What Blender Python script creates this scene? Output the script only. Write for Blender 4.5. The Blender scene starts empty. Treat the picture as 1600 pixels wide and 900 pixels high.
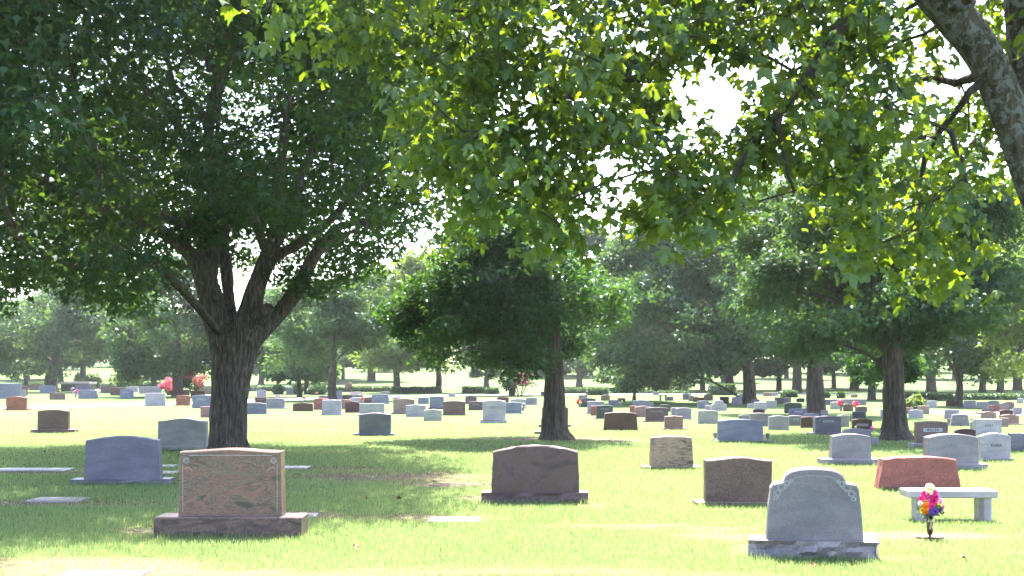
import bpy, math, random
import numpy as np
from mathutils import Vector, Matrix

# ------------------------------------------------------------------ camera, sky, sun, exposure
scene = bpy.context.scene
col = scene.collection
F, HZ, EYE = 1900.0, 588.0, 1.7            # focal length in photo pixels, horizon row, eye height
cam_d = bpy.data.cameras.new("camera"); cam = bpy.data.objects.new("camera", cam_d); col.objects.link(cam)
cam.location = (0, 0, EYE); cam.rotation_euler = (math.radians(90), 0, 0)
cam_d.sensor_width = 36.0; cam_d.lens = F / 1600 * 36; cam_d.shift_y = (HZ - 450) / 1600
cam_d.clip_end = 6000; cam_d.clip_start = 0.1
scene.camera = cam

SUN_EL, SUN_AZ = math.radians(62), math.radians(5)     # azimuth: clockwise from +Y (into the picture)
world = bpy.data.worlds.new("World"); scene.world = world; world.use_nodes = True
wn = world.node_tree.nodes; wl = world.node_tree.links; wn.clear()
sky = wn.new("ShaderNodeTexSky"); sky.sky_type = 'NISHITA'; sky.sun_disc = False
sky.sun_elevation = SUN_EL; sky.sun_rotation = SUN_AZ; sky.air_density = 1.0; sky.dust_density = 3.0; sky.ozone_density = 1.0
bg = wn.new("ShaderNodeBackground"); bg.inputs[1].default_value = 0.14
wo = wn.new("ShaderNodeOutputWorld"); wl.new(sky.outputs[0], bg.inputs[0]); wl.new(bg.outputs[0], wo.inputs[0])

sun_d = bpy.data.lights.new("sun", 'SUN'); sun_d.energy = 5.0; sun_d.angle = math.radians(0.53); sun_d.color = (1.0, 0.95, 0.86)
sun = bpy.data.objects.new("sun", sun_d); col.objects.link(sun); sun.location = (5, 40, 60)
sdir = Vector((math.sin(SUN_AZ) * math.cos(SUN_EL), math.cos(SUN_AZ) * math.cos(SUN_EL), math.sin(SUN_EL)))
sun.rotation_euler = sdir.to_track_quat('Z', 'Y').to_euler()

vs = scene.view_settings
scene.display_settings.display_device = 'sRGB'
vs.view_transform = 'Standard'; vs.look = 'None'; vs.gamma = 1.0; vs.exposure = 3.12; vs.use_curve_mapping = False
cy = scene.cycles
cy.max_bounces = 7; cy.diffuse_bounces = 4; cy.glossy_bounces = 2; cy.transmission_bounces = 5; cy.transparent_max_bounces = 8
cy.volume_bounces = 0; cy.use_denoising = True; cy.sample_clamp_indirect = 8.0; cy.caustics_reflective = False; cy.caustics_refractive = False

HAZE = 0.00014
rng = np.random.default_rng(11)
random.seed(5)

# ------------------------------------------------------------------ helpers
def dist(py): return EYE * F / (py - HZ)              # distance of a ground point seen at row py (level ground)
def xat(px, D): return (px - 800.0) / F * D
def pt(px, py, D): return np.array([xat(px, D), D, EYE + (HZ - py) / F * D])

def link(o, parent=None):
    col.objects.link(o)
    if parent is not None: o.parent = parent
    return o
def tag(o, label=None, cat=None, group=None, kind=None):
    if label: o["label"] = label
    if cat: o["category"] = cat
    if group: o["group"] = group
    if kind: o["kind"] = kind
    return o
def empty(name, loc, rz=0.0):
    o = bpy.data.objects.new(name, None); o.location = loc; o.rotation_euler = (0, 0, rz); o.empty_display_size = 0.2
    return link(o)
def mesh(name, verts, faces, mat=None, smooth=False):
    me = bpy.data.meshes.new(name)
    verts = np.asarray(verts, dtype=np.float32)
    if isinstance(faces, np.ndarray):
        k = faces.shape[1]; n = len(faces)
        me.vertices.add(len(verts)); me.vertices.foreach_set("co", verts.ravel())
        me.loops.add(n * k); me.loops.foreach_set("vertex_index", faces.astype(np.int32).ravel())
        me.polygons.add(n); me.polygons.foreach_set("loop_start", np.arange(0, n * k, k, dtype=np.int32))
        me.polygons.foreach_set("loop_total", np.full(n, k, dtype=np.int32))
        me.update(calc_edges=True)
    else:
        me.from_pydata([tuple(map(float, v)) for v in verts], [], faces); me.update()
    if mat: me.materials.append(mat)
    if smooth: me.polygons.foreach_set("use_smooth", np.ones(len(me.polygons), dtype=bool))
    return me
def part(name, me, parent=None, loc=None, rot=None):
    o = bpy.data.objects.new(name, me)
    if loc is not None: o.location = loc
    if rot is not None: o.rotation_euler = rot
    return link(o, parent)
def fattr(me, name, vals):
    a = me.attributes.new(name, 'FLOAT', 'POINT'); a.data.foreach_set("value", np.asarray(vals, dtype=np.float32))

class MB:                                              # collects shapes into one mesh
    def __init__(s): s.v = []; s.f = []
    def add(s, v, f):
        o = len(s.v); s.v.extend([tuple(p) for p in v]); s.f.extend([tuple(i + o for i in q) for q in f])
    def box(s, c, d):
        x, y, z = c; a, b, h = d[0] / 2, d[1] / 2, d[2] / 2
        v = [(x + i * a, y + j * b, z + k * h) for k in (-1, 1) for j in (-1, 1) for i in (-1, 1)]
        s.add(v, [(0, 2, 3, 1), (4, 5, 7, 6), (0, 1, 5, 4), (2, 6, 7, 3), (0, 4, 6, 2), (1, 3, 7, 5)])
    def tube(s, P, R, n=8, caps=True):
        v, f = tube_geo(P, R, n, caps); s.add(v, f)
    def lathe(s, prof, n=20, c=(0, 0, 0)):
        v = []; f = []
        for r, z in prof:
            for k in range(n):
                a = 2 * math.pi * k / n; v.append((c[0] + r * math.cos(a), c[1] + r * math.sin(a), c[2] + z))
        for i in range(len(prof) - 1):
            for k in range(n): f.append((i * n + k, i * n + (k + 1) % n, (i + 1) * n + (k + 1) % n, (i + 1) * n + k))
        f.append(tuple(range(n - 1, -1, -1))); f.append(tuple((len(prof) - 1) * n + k for k in range(n)))
        s.add(v, f)
    def me(s, name, mat, smooth=False): return mesh(name, np.array(s.v), s.f, mat, smooth)

def tube_geo(P, R, n=8, caps=True):
    P = [np.array(p, float) for p in P]; v = []; f = []
    ref = np.array([0.31, 0.87, 0.12]); u = None
    for i, p in enumerate(P):
        t = P[min(i + 1, len(P) - 1)] - P[max(i - 1, 0)]; t = t / (np.linalg.norm(t) + 1e-9)
        if u is None:
            u = np.cross(t, ref)
            if np.linalg.norm(u) < .1: u = np.cross(t, np.array([1., 0, 0]))
        u = u - t * np.dot(u, t); u /= np.linalg.norm(u) + 1e-9; w = np.cross(t, u)
        for k in range(n):
            a = 2 * math.pi * k / n; v.append(p + R[i] * (math.cos(a) * u + math.sin(a) * w))
    for i in range(len(P) - 1):
        for k in range(n): f.append((i * n + k, i * n + (k + 1) % n, (i + 1) * n + (k + 1) % n, (i + 1) * n + k))
    if caps:
        f.append(tuple(range(n - 1, -1, -1))); f.append(tuple((len(P) - 1) * n + k for k in range(n)))
    return v, f
def smooth_path(pts, m=5):                             # Catmull-Rom through (x,y,z,r) rows
    p = np.array(pts, float); q = np.vstack([2 * p[0] - p[1], p, 2 * p[-1] - p[-2]]); out = []
    for i in range(1, len(q) - 2):
        a, b, c, d = q[i - 1], q[i], q[i + 1], q[i + 2]
        for t in np.linspace(0, 1, m, endpoint=False):
            out.append(.5 * ((2 * b) + (c - a) * t + (2 * a - 5 * b + 4 * c - d) * t * t + (3 * b - a - 3 * c + d) * t ** 3))
    out.append(p[-1]); return np.array(out)

def _hash(ix, iy, s):
    h = (ix.astype(np.int64) * 374761393 + iy.astype(np.int64) * 668265263 + s * 974634777) & 0x7fffffff
    h = (h ^ (h >> 13)) * 1274126177 & 0x7fffffff
    return ((h ^ (h >> 16)) & 0xffff) / 65535.0
def vnoise(x, y, s=0):
    x = np.asarray(x, float); y = np.asarray(y, float)
    ix = np.floor(x); iy = np.floor(y); fx = x - ix; fy = y - iy; fx = fx * fx * (3 - 2 * fx); fy = fy * fy * (3 - 2 * fy)
    a = _hash(ix, iy, s); b = _hash(ix + 1, iy, s); c = _hash(ix, iy + 1, s); d = _hash(ix + 1, iy + 1, s)
    return (a * (1 - fx) + b * fx) * (1 - fy) + (c * (1 - fx) + d * fx) * fy
def fbm(x, y, s=0, o=4):
    t = 0; a = .5
    for i in range(o): t = t + a * vnoise(x, y, s + i * 7); x = x * 2.03; y = y * 2.03; a *= .5
    return t

# ------------------------------------------------------------------ materials
class NT:
    def __init__(s, name):
        s.m = bpy.data.materials.new(name); s.m.use_nodes = True; s.t = s.m.node_tree; s.t.nodes.clear()
        s.out = s.n("ShaderNodeOutputMaterial")
    def n(s, t, **kw):
        x = s.t.nodes.new(t)
        for k, v in kw.items(): setattr(x, k, v)
        return x
    def l(s, a, b): s.t.links.new(a, b)
    def ramp(s, fac, stops):
        r = s.n("ShaderNodeValToRGB"); e = r.color_ramp.elements
        while len(e) < len(stops): e.new(0.5)
        for i, (p, c) in enumerate(stops): e[i].position = p; e[i].color = (*c, 1)
        s.l(fac, r.inputs[0]); return r.outputs[0]
    def noise(s, vec, scale, detail=4, rough=.55, dist=0.0):
        n = s.n("ShaderNodeTexNoise"); n.inputs["Scale"].default_value = scale; n.inputs["Detail"].default_value = detail
        n.inputs["Roughness"].default_value = rough; n.inputs["Distortion"].default_value = dist
        if vec is not None: s.l(vec, n.inputs["Vector"])
        return n.outputs[0]
    def coord(s, which="Object", scale=None, rot=None):
        c = s.n("ShaderNodeTexCoord").outputs[which]
        if scale is None and rot is None: return c
        m = s.n("ShaderNodeMapping"); s.l(c, m.inputs[0])
        if scale: m.inputs["Scale"].default_value = scale
        if rot: m.inputs["Rotation"].default_value = rot
        return m.outputs[0]
    def mix(s, fac, a, b, mode='MIX'):
        m = s.n("ShaderNodeMix", data_type='RGBA', blend_type=mode)
        for sock, v in ((m.inputs[0], fac), (m.inputs[6], a), (m.inputs[7], b)):
            if isinstance(v, (int, float)): sock.default_value = v
            elif isinstance(v, tuple): sock.default_value = (*v, 1)
            else: s.l(v, sock)
        return m.outputs[2]
    def bump(s, h, strength, dist=.02):
        b = s.n("ShaderNodeBump"); b.inputs["Strength"].default_value = strength; b.inputs["Distance"].default_value = dist
        s.l(h, b.inputs["Height"]); return b.outputs[0]
    def pbr(s, color, rough=.7, normal=None, spec=.4, metal=0.0):
        p = s.n("ShaderNodeBsdfPrincipled")
        if isinstance(color, tuple): p.inputs["Base Color"].default_value = (*color, 1)
        else: s.l(color, p.inputs["Base Color"])
        if isinstance(rough, (int, float)): p.inputs["Roughness"].default_value = rough
        else: s.l(rough, p.inputs["Roughness"])
        p.inputs["Specular IOR Level"].default_value = spec; p.inputs["Metallic"].default_value = metal
        if normal is not None: s.l(normal, p.inputs["Normal"])
        s.l(p.outputs[0], s.out.inputs[0]); return p
def mulc(c, k): return tuple(min(1.0, x * k) for x in c)

def granite(name, c, speck=.45, rough=.42, scale=80):
    c = (c[0] * .74, c[1] * .63, c[2] * .70)
    t = NT(name); v = t.coord(); rnd = t.n("ShaderNodeObjectInfo").outputs["Random"]
    n1 = t.noise(v, scale, 3, .7); n2 = t.noise(v, 3.5, 4, .6)
    a = t.ramp(n1, [(.33, mulc(c, 1 - speck)), (.5, c), (.66, mulc(c, 1 + speck))])
    b = t.mix(.55, a, t.ramp(n2, [(.3, (.55, .56, .6)), (.7, (1.0, .97, .93))]), 'MULTIPLY')
    n3 = t.noise(t.coord("Object", (2.2, 2.2, 9)), 1.0, 3, .6)       # weather streaking
    b = t.mix(.5, b, t.ramp(n3, [(.4, (.62, .63, .62)), (.62, (1, 1, 1))]), 'MULTIPLY')
    d = t.mix(rnd, b, t.mix(.25, b, (.5, .5, .5), 'MULTIPLY'))
    t.pbr(d, rough, t.bump(n1, .12, .004), .25); return t.m
def banded(name, cols, rot, sc=(1.2, 1.2, 4.5), vein=.8):
    t = NT(name); v = t.coord("Object", sc, rot)
    n = t.noise(v, 2.0, 9, .70, 1.6); f = t.noise(t.coord(), 48, 3, .7)
    k = t.ramp(n, [(p, (c[0] * .72, c[1] * .60, c[2] * .62)) for p, c in cols])
    k = t.mix(.5, k, t.ramp(f, [(.35, (.5, .5, .5)), (.62, (1.05, 1.0, .97))]), 'MULTIPLY')
    n2 = t.noise(t.coord("Object", (1.6, 1.6, 7), rot), 2.2, 9, .74, 2.2)
    k = t.mix(t.ramp(n2, [(.545, (0, 0, 0)), (.60, (vein,) * 3)]), k, (.030, .033, .028))
    t.pbr(k, .38, None, .25); return t.m

G = {}
for nm, c, sp in [("ash", (.47, .46, .46), .25), ("grey", (.31, .31, .32), .2), ("greengrey", (.46, .50, .44), .18), ("bluegrey", (.24, .27, .33), .28), ("slate", (.215, .225, .26), .22),
                  ("pale", (.48, .49, .50), .2), ("lilac", (.36, .35, .39), .25), ("brown", (.20, .145, .12), .55), ("tan", (.34, .27, .22), .4),
                  ("mahogany", (.15, .085, .065), .5), ("maroon", (.13, .055, .055), .5), ("red", (.40, .15, .12), .4), ("orange", (.36, .15, .085), .4),
                  ("pink", (.40, .26, .22), .4), ("dark", (.055, .06, .07), .5), ("darkgreen", (.08, .105, .09), .5), ("white", (.58, .60, .61), .14), ("purplebrown", (.17, .12, .125), .6)]:
    G[nm] = granite("granite_" + nm, c, sp)
def wispy(name, cols, dark, rot, sc, dist=2.0, lo=.52, amt=.9):
    """granite with drifting colour clouds and ragged dark wisps"""
    t = NT(name); v = t.coord("Object", sc, rot); n = t.noise(v, 1.15, 8, .62, dist); k = t.ramp(n, cols)
    f = t.noise(t.coord(), 60, 3, .75); k = t.mix(.5, k, t.ramp(f, [(.36, (.45, .45, .45)), (.60, (1.1, 1.05, 1.0))]), 'MULTIPLY')
    g = t.noise(t.coord("Object", tuple(1.3 * q for q in sc), rot), 1.5, 10, .72, dist)
    w1 = t.ramp(g, [(lo, (0, 0, 0)), (lo + .07, (amt,) * 3)]); g2 = t.noise(t.coord("Object"), 2.3, 3, .5)
    k = t.mix(t.mix(1.0, w1, t.ramp(g2, [(.42, (.1, .1, .1)), (.62, (1, 1, 1))]), 'MULTIPLY'), k, dark)
    t.pbr(k, .36, None, .25); return t.m
G["rose_band"] = wispy("granite_rose_clouded", [(.36, (.070, .062, .054)), (.42, (.18, .12, .095)), (.47, (.24, .112, .095)), (.515, (.105, .088, .074)), (.55, (.205, .132, .108)), (.60, (.095, .085, .072)), (.65, (.24, .118, .105))], (.04, .04, .036), (0, .42, 0), (1.5, 1.5, 5.0), 1.7, .53, .7)
G["rose_base"] = banded("granite_rose_base", [(.32, (.04, .04, .045)), (.46, (.14, .105, .10)), (.56, (.24, .175, .15)), (.7, (.07, .07, .075))], (0, .9, 0), (1.6, 1.6, 4))
G["stripe"] = wispy("granite_striped", [(.34, (.08, .075, .06)), (.43, (.30, .22, .15)), (.50, (.33, .20, .15)), (.56, (.20, .17, .13)), (.64, (.36, .25, .18))], (.03, .03, .028), (0, .2, 0), (1.2, 1.2, 6.0), 2.4, .47, 1.0)
G["brown_band"] = wispy("granite_brown_clouded", [(.34, (.062, .040, .046)), (.46, (.110, .068, .074)), (.55, (.085, .058, .052)), (.62, (.21, .080, .075))], (.05, .04, .04), (0, -.5, 0), (1.2, 1.2, 2.6), 1.2, .58, .5)
def letters_mat(name, c):
    t = NT(name); n = t.noise(t.coord(), 70, 2); t.pbr(t.ramp(n, [(.3, mulc(c, .8)), (.7, mulc(c, 1.15))]), .7); return t.m
M_LET_D = letters_mat("engraving_dark", (.06, .06, .07)); M_LET_L = letters_mat("engraving_pale", (.36, .34, .35)); M_FROST = letters_mat("frosted_granite", (.30, .285, .30))

def bark(name, c1, c2, lichen=0.0, sc=7.0):
    t = NT(name); v = t.coord("Object", (sc, sc, sc * .16)); n = t.noise(v, 2.2, 8, .68, .6); v2 = t.coord()
    big = t.noise(v2, 1.6, 3)
    c = t.ramp(n, [(.32, mulc(c1, .45)), (.48, c1), (.66, c2)])
    c = t.mix(.5, c, t.ramp(big, [(.35, (.6, .58, .6)), (.65, (1.05, 1.0, .95))]), 'MULTIPLY')
    if lichen:
        l = t.noise(v2, 13, 9, .70, .5); l2 = t.noise(v2, 4.0, 5, .6)
        c = t.mix(t.ramp(l2, [(.56, (0, 0, 0)), (.63, (.7, .7, .7))]), c, (.15, .115, .055))
        c = t.mix(t.ramp(l, [(.49, (0, 0, 0)), (.56, (.85, .85, .85))]), c, (.21, .205, .225))
    t.pbr(c, .9, t.bump(n, 1.0, .09), .15); return t.m
M_BARK = bark("bark_furrowed", (.075, .060, .052), (.19, .158, .138), 0, 9)
M_BARK2 = bark("bark_brown", (.065, .05, .042), (.12, .095, .08), 0, 5)
M_LICHEN = bark("bark_lichen", (.085, .068, .058), (.16, .13, .11), 1.0, 8)
M_SCAR = NT("cut_wood"); _n = M_SCAR.noise(M_SCAR.coord(), 14, 5); M_SCAR.pbr(M_SCAR.ramp(_n, [(.35, (.02, .016, .014)), (.6, (.10, .05, .035))]), .8); M_SCAR = M_SCAR.m
M_CALLUS = NT("callus_bark"); _n = M_CALLUS.noise(M_CALLUS.coord(), 20, 5); M_CALLUS.pbr(M_CALLUS.ramp(_n, [(.35, (.10, .065, .05)), (.65, (.22, .16, .13))]), .8); M_CALLUS = M_CALLUS.m

def leaf_mat(name, dark, light, tr=.45, trcol=None, gloss=.1, grough=.38):
    t = NT(name); a = t.n("ShaderNodeAttribute"); a.attribute_name = "tint"
    c = t.mix(a.outputs["Fac"], dark, light)
    d = t.n("ShaderNodeBsdfDiffuse"); t.l(c, d.inputs[0])
    tc = t.mix(1.0, c, trcol or (1.9, 1.55, .55), 'MULTIPLY')
    r = t.n("ShaderNodeBsdfTranslucent"); t.l(tc, r.inputs[0])
    m = t.n("ShaderNodeMixShader"); m.inputs[0].default_value = tr; t.l(d.outputs[0], m.inputs[1]); t.l(r.outputs[0], m.inputs[2])
    if gloss:
        g = t.n("ShaderNodeBsdfGlossy"); g.inputs["Roughness"].default_value = grough; g.inputs[0].default_value = (.9, .95, 1, 1)
        m2 = t.n("ShaderNodeMixShader"); m2.inputs[0].default_value = gloss; t.l(m.outputs[0], m2.inputs[1]); t.l(g.outputs[0], m2.inputs[2]); m = m2
    t.l(m.outputs[0], t.out.inputs[0]); return t.m
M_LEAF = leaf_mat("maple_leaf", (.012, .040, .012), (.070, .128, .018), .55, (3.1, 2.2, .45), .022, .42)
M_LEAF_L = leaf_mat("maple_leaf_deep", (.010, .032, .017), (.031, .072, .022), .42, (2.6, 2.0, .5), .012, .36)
M_LEAF_M = leaf_mat("lime_leaf_dark", (.010, .036, .020), (.030, .078, .024), .40, (2.8, 2.2, .45), .014, .36)
M_LEAF_F = leaf_mat("broad_leaf", (.014, .042, .027), (.045, .092, .040), .42, (2.5, 2.0, .6), .012, .42)
M_LEAF_Y = leaf_mat("broad_leaf_bright", (.055, .105, .028), (.115, .175, .045), .5, (1.9, 1.65, .6), .02, .5)
M_LEAF_H = leaf_mat("hedge_leaf", (.025, .06, .022), (.05, .10, .03), .35, (1.8, 1.5, .6), .05, .5)
M_MYRTLE = leaf_mat("myrtle_blossom", (.42, .06, .11), (.60, .16, .22), .4, (1.3, 1.1, 1.1), 0)
M_CORE = NT("hedge_inside"); M_CORE.pbr((.045, .055, .028), .95); M_CORE = M_CORE.m

# ------------------------------------------------------------------ the ground
def rise(D):                                           # lawn climbs gently beyond the hedges
    t = np.clip((np.asarray(D, float) - 150) / 230, 0, 1); return 6.0 * t * t * (3 - 2 * t)
DIRT = [  # px, py, rx, ry, strength : bare patches along the grave rows
    (60, 787, 260, 7, .9), (230, 829, 60, 8, 1), (40, 737, 160, 5, .9), (620, 745, 165, 10, 1), (690, 756, 90, 6, 1), (520, 732, 110, 4, .8),
    (590, 808, 210, 5, .8), (480, 803, 60, 7, .9), (700, 812, 110, 5, .9), (120, 884, 280, 16, .85), (250, 897, 400, 9, .9), (760, 893, 330, 9, .75), (1000, 898, 300, 6, .6), (560, 900, 300, 6, .8),
    (1130, 838, 90, 9, .7), (1440, 838, 150, 8, .95), (1180, 858, 40, 10, .7), (1390, 872, 60, 6, .6), (742, 778, 28, 5, .9), (925, 790, 35, 5, .7), (960, 822, 160, 5, .7), (1100, 826, 120, 4, .6),
    (850, 686, 150, 3.2, .95), (960, 689, 60, 2.5, .9), (480, 672, 120, 1.6, .4), (640, 707, 200, 2, .45), (900, 776, 60, 3, .4), (250, 700, 120, 2.5, .5), (1480, 777, 190, 4, .35),
    (1400, 686, 60, 4, .5), (380, 840, 120, 5, .35), (1540, 838, 80, 4, .4), (1480, 815, 200, 2.5, .3), (1300, 708, 260, 1.8, .35), (160, 669, 200, 1.6, .35), (1050, 733, 120, 2, .4)]
def dirt_at(X, D):
    px = 800 + X / D * F; py = HZ + EYE / D * F
    n = fbm(X * 1.7, D * 1.7, 3, 4); n2 = fbm(X * 6, D * 6, 19, 3)
    m = np.zeros_like(X)
    for (cx, cyy, rx, ry, s) in DIRT:
        d = ((px - cx) / rx) ** 2 + ((py - cyy) / ry) ** 2
        m = np.maximum(m, s * np.clip(1.55 - d - 1.1 * (n - .2) - .9 * (n2 - .3), 0, 1))
    return m
def axis(fine0, fine1, step, lo, hi, g=1.16):
    a = list(np.arange(fine0, fine1 + 1e-6, step)); s = step
    while a[-1] < hi: s *= g; a.append(a[-1] + s)
    s = step; b = []; x = fine0
    while x > lo: s *= g; x -= s; b.append(x)
    return np.array(b[::-1] + a)
gx = axis(-13, 13, .16, -1500, 1500); gy = axis(8, 36, .10, -200, 2300, 1.10)
GX, GY = np.meshgrid(gx, gy); GXf, GYf = GX.ravel(), GY.ravel()
near = np.clip(1 - np.abs(GYf - 25) / 60, 0, 1)
GZ = rise(GYf) + .018 * (fbm(GXf * .8, GYf * .8, 2) - .5) * near - .004
nx, ny = len(gx), len(gy)
idx = np.arange(nx * ny).reshape(ny, nx)
gf = np.stack([idx[:-1, :-1].ravel(), idx[:-1, 1:].ravel(), idx[1:, 1:].ravel(), idx[1:, :-1].ravel()], 1)
t = NT("lawn"); v = t.coord()
at = t.n("ShaderNodeAttribute"); at.attribute_name = "dirt"
n1 = t.noise(v, .35, 4); n2 = t.noise(v, 6.0, 5, .65); n3 = t.noise(v, 45.0, 3, .7); n4 = t.noise(t.coord("Object", (1, .35, 1)), 1.3, 4)
gcol = t.ramp(n1, [(.3, (.056, .094, .032)), (.7, (.076, .112, .043))])
gcol = t.mix(.6, gcol, t.ramp(n2, [(.3, (.62, .66, .55)), (.7, (1.12, 1.05, .95))]), 'MULTIPLY')
gcol = t.mix(t.ramp(n4, [(.58, (0, 0, 0)), (.75, (.5, .5, .5))]), gcol, (.095, .10, .05))
dcol = t.ramp(n3, [(.32, (.04, .03, .023)), (.48, (.10, .08, .062)), (.68, (.155, .13, .10))])
dcol = t.mix(.6, dcol, t.ramp(n2, [(.3, (.6, .58, .55)), (.7, (1.1, 1.05, 1))]), 'MULTIPLY')
gcol = t.mix(at.outputs["Fac"], gcol, dcol)
t.pbr(gcol, .95, t.bump(t.mix(.5, n3, n2), .8, .05), .05)
gm = mesh("lawn_ground", np.stack([GXf, GYf, GZ], 1), gf, t.m, True)
dd = np.zeros(nx * ny); ok = (GYf > 8) & (GYf < 60); dd[ok] = dirt_at(GXf[ok], GYf[ok]); fattr(gm, "dirt", np.clip(dd, 0, 1))
tag(part("ground", gm), "cemetery lawn", None, None, "structure")

# pale drive curving through the far rows, and a side path at the right
t = NT("drive_concrete"); v = t.coord(); n = t.noise(v, 1.2, 6, .6); t.pbr(t.ramp(n, [(.3, (.36, .34, .30)), (.7, (.50, .48, .43))]), .9, t.bump(t.noise(v, 30, 3), .3, .02), .1); M_DRIVE = t.m
def strip(name, pts, w):
    P = smooth_path([(xat(px, dist(py)), dist(py), w, 0) for px, py in pts], 8); v = []; f = []
    for i, p in enumerate(P):
        tng = P[min(i + 1, len(P) - 1)] - P[max(i - 1, 0)]; tng = tng[:2] / np.linalg.norm(tng[:2]); nn = np.array([-tng[1], tng[0]]); ww = p[2] / 2
        for sgn, z in ((-1, -.05), (-1, .012), (1, .012), (1, -.05)): v.append((p[0] + sgn * nn[0] * ww, p[1] + sgn * nn[1] * ww, z))
        if i:
            a = (i - 1) * 4; b = i * 4
            for k in range(3): f.append((a + k, b + k, b + k + 1, a + k + 1))
    o = part(name, mesh(name, np.array(v), f, M_DRIVE)); o["kind"] = "structure"; return o
strip("drive", [(-420, 648), (-100, 640), (60, 635.5), (220, 632), (340, 628.5), (460, 623.5), (600, 619.5), (800, 617), (1000, 616), (1300, 616), (1800, 617)], 5.0)
strip("path", [(1405, 640), (1450, 642.5), (1500, 646), (1550, 647.5), (1640, 640), (1800, 633)], 3.0)

# ------------------------------------------------------------------ leaves and trees
MAPLE = np.array([(0, .32, 0), (0, 0, 0), (.30, -.05, 0), (.25, .13, 0), (.50, .20, 0), (.58, .48, 0), (.34, .44, 0), (.15, .47, 0), (.24, .74, 0), (0, 1.0, 0),
                  (-.24, .74, 0), (-.15, .47, 0), (-.34, .44, 0), (-.58, .48, 0), (-.50, .20, 0), (-.25, .13, 0), (-.30, -.05, 0)], float)
MAPLE[:, 2] = -.42 * np.abs(MAPLE[:, 0]) ** 1.15 - .34 * MAPLE[:, 1] ** 2 + .10 * np.sin(MAPLE[:, 0] * 9 + MAPLE[:, 1] * 5)
MAPLE_F = np.array([(0, i, i + 1 if i < 16 else 1) for i in range(1, 17)])
STAR = np.array([(0, 0, 0), (.50, .14, -.12), (.17, .44, -.04), (0, 1, -.16), (-.17, .44, -.04), (-.50, .14, -.12)], float)
STAR_F = np.array([(0, 1, 2), (0, 2, 3), (0, 3, 4), (0, 4, 5)])
QUAD = np.array([(0, 0, 0), (.42, .5, -.10), (0, 1, -.12), (-.42, .5, -.10)], float)
QUAD_F = np.array([(0, 1, 2), (0, 2, 3)])
def unit(a): return a / (np.linalg.norm(a, axis=-1, keepdims=True) + 1e-9)
def frames(nrm, tip):
    n = unit(nrm); tt = unit(tip - n * np.sum(tip * n, -1, keepdims=True)); return np.cross(tt, n), tt, n
def leaf_cloud(name, P, nrm, tip, size, mat, tmpl, tf, tint=None):
    b, tt, n = frames(nrm, tip); N = len(P); k = len(tmpl)
    V = P[:, None, :] + size[:, None, None] * (tmpl[None, :, 0, None] * b[:, None, :] + tmpl[None, :, 1, None] * tt[:, None, :] + tmpl[None, :, 2, None] * n[:, None, :])
    Fc = (tf[None] + (np.arange(N) * k)[:, None, None]).reshape(-1, 3)
    me = mesh(name, V.reshape(-1, 3), Fc, mat)
    if tint is None: tint = rng.random(N)
    fattr(me, "tint", np.repeat(tint, k)); return me
def spray(C, per, R, size, flat=.55, droop=.5, r=None):
    """leaves around clump centres C: flattened, drooping sprays"""
    r = r or rng; n = len(C) * per; c = np.repeat(C, per, 0)
    d = unit(r.normal(size=(n, 3))); rad = r.random(n) ** .45 * np.repeat(R, per)
    off = d * rad[:, None]; off[:, 2] = off[:, 2] * flat - droop * .35 * (np.hypot(off[:, 0], off[:, 1]) ** 2) / np.maximum(np.repeat(R, per), .1)
    P = c + off; out = unit(np.stack([off[:, 0], off[:, 1], off[:, 2] * .2], 1) + .35 * r.normal(size=(n, 3)))
    nrm = unit(np.stack([.55 * out[:, 0], .55 * out[:, 1], np.full(n, .8)], 1) + .5 * r.normal(size=(n, 3)))
    tip = out + np.array([0, 0, -droop]) + .3 * r.normal(size=(n, 3))
    s = size * (.7 + .5 * r.random(n)); tint = np.clip(np.repeat(r.random(len(C)), per) * .55 + r.random(n) * .5, 0, 1)
    return P, nrm, tip, s, tint
def grow(limbs, C, step=.45, w=.45, r=None):
    """greedy branching: every clump centre is tied to the cheapest point of the growing limb network"""
    r = r or rng; pos = []; par = []; plen = []; rad = []
    for L in limbs:
        for i, p in enumerate(L):
            q = p[:3]
            if i == 0:
                if pos:
                    dd_ = np.linalg.norm(np.array(pos) - q, axis=1); pa = int(np.argmin(dd_)); pl = plen[pa]
                else: pa = -1; pl = 0
            else: pa = len(pos) - 1; pl = plen[-1] + np.linalg.norm(q - pos[-1])
            pos.append(np.array(q)); par.append(pa); plen.append(pl); rad.append(p[3])
    nfix = len(pos); A = np.zeros((nfix + len(C) * 24, 3)); A[:nfix] = pos; Lp = np.zeros(len(A)); Lp[:nfix] = plen
    n = nfix; base = A[:nfix]
    order = np.argsort([np.min(np.linalg.norm(base - c, axis=1)) for c in C]); cnt = np.zeros(len(A))
    par = par + [0] * (len(A) - nfix)
    for j in order:
        c = C[j]; d = np.linalg.norm(A[:n] - c, axis=1); k = int(np.argmin(d + w * Lp[:n] + 2.0 * (d < .12)))
        m = max(1, min(22, int(d[k] / step))); a = A[k].copy(); bend = r.normal(size=3) * .10 * d[k] + np.array([0, 0, .10 * d[k]]); pr = k
        for q in range(1, m + 1):
            u = q / m; p = a + (c - a) * u + bend * (4 * u * (1 - u)) * .6
            A[n] = p; par[n] = pr; Lp[n] = Lp[pr] + np.linalg.norm(p - A[pr]); pr = n; n += 1
        cnt[n - 1] += 1
    for i in range(n - 1, -1, -1):
        if par[i] >= 0: cnt[par[i]] += cnt[i]
    return A[:n], np.array(par[:n]), cnt[:n], nfix
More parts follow.
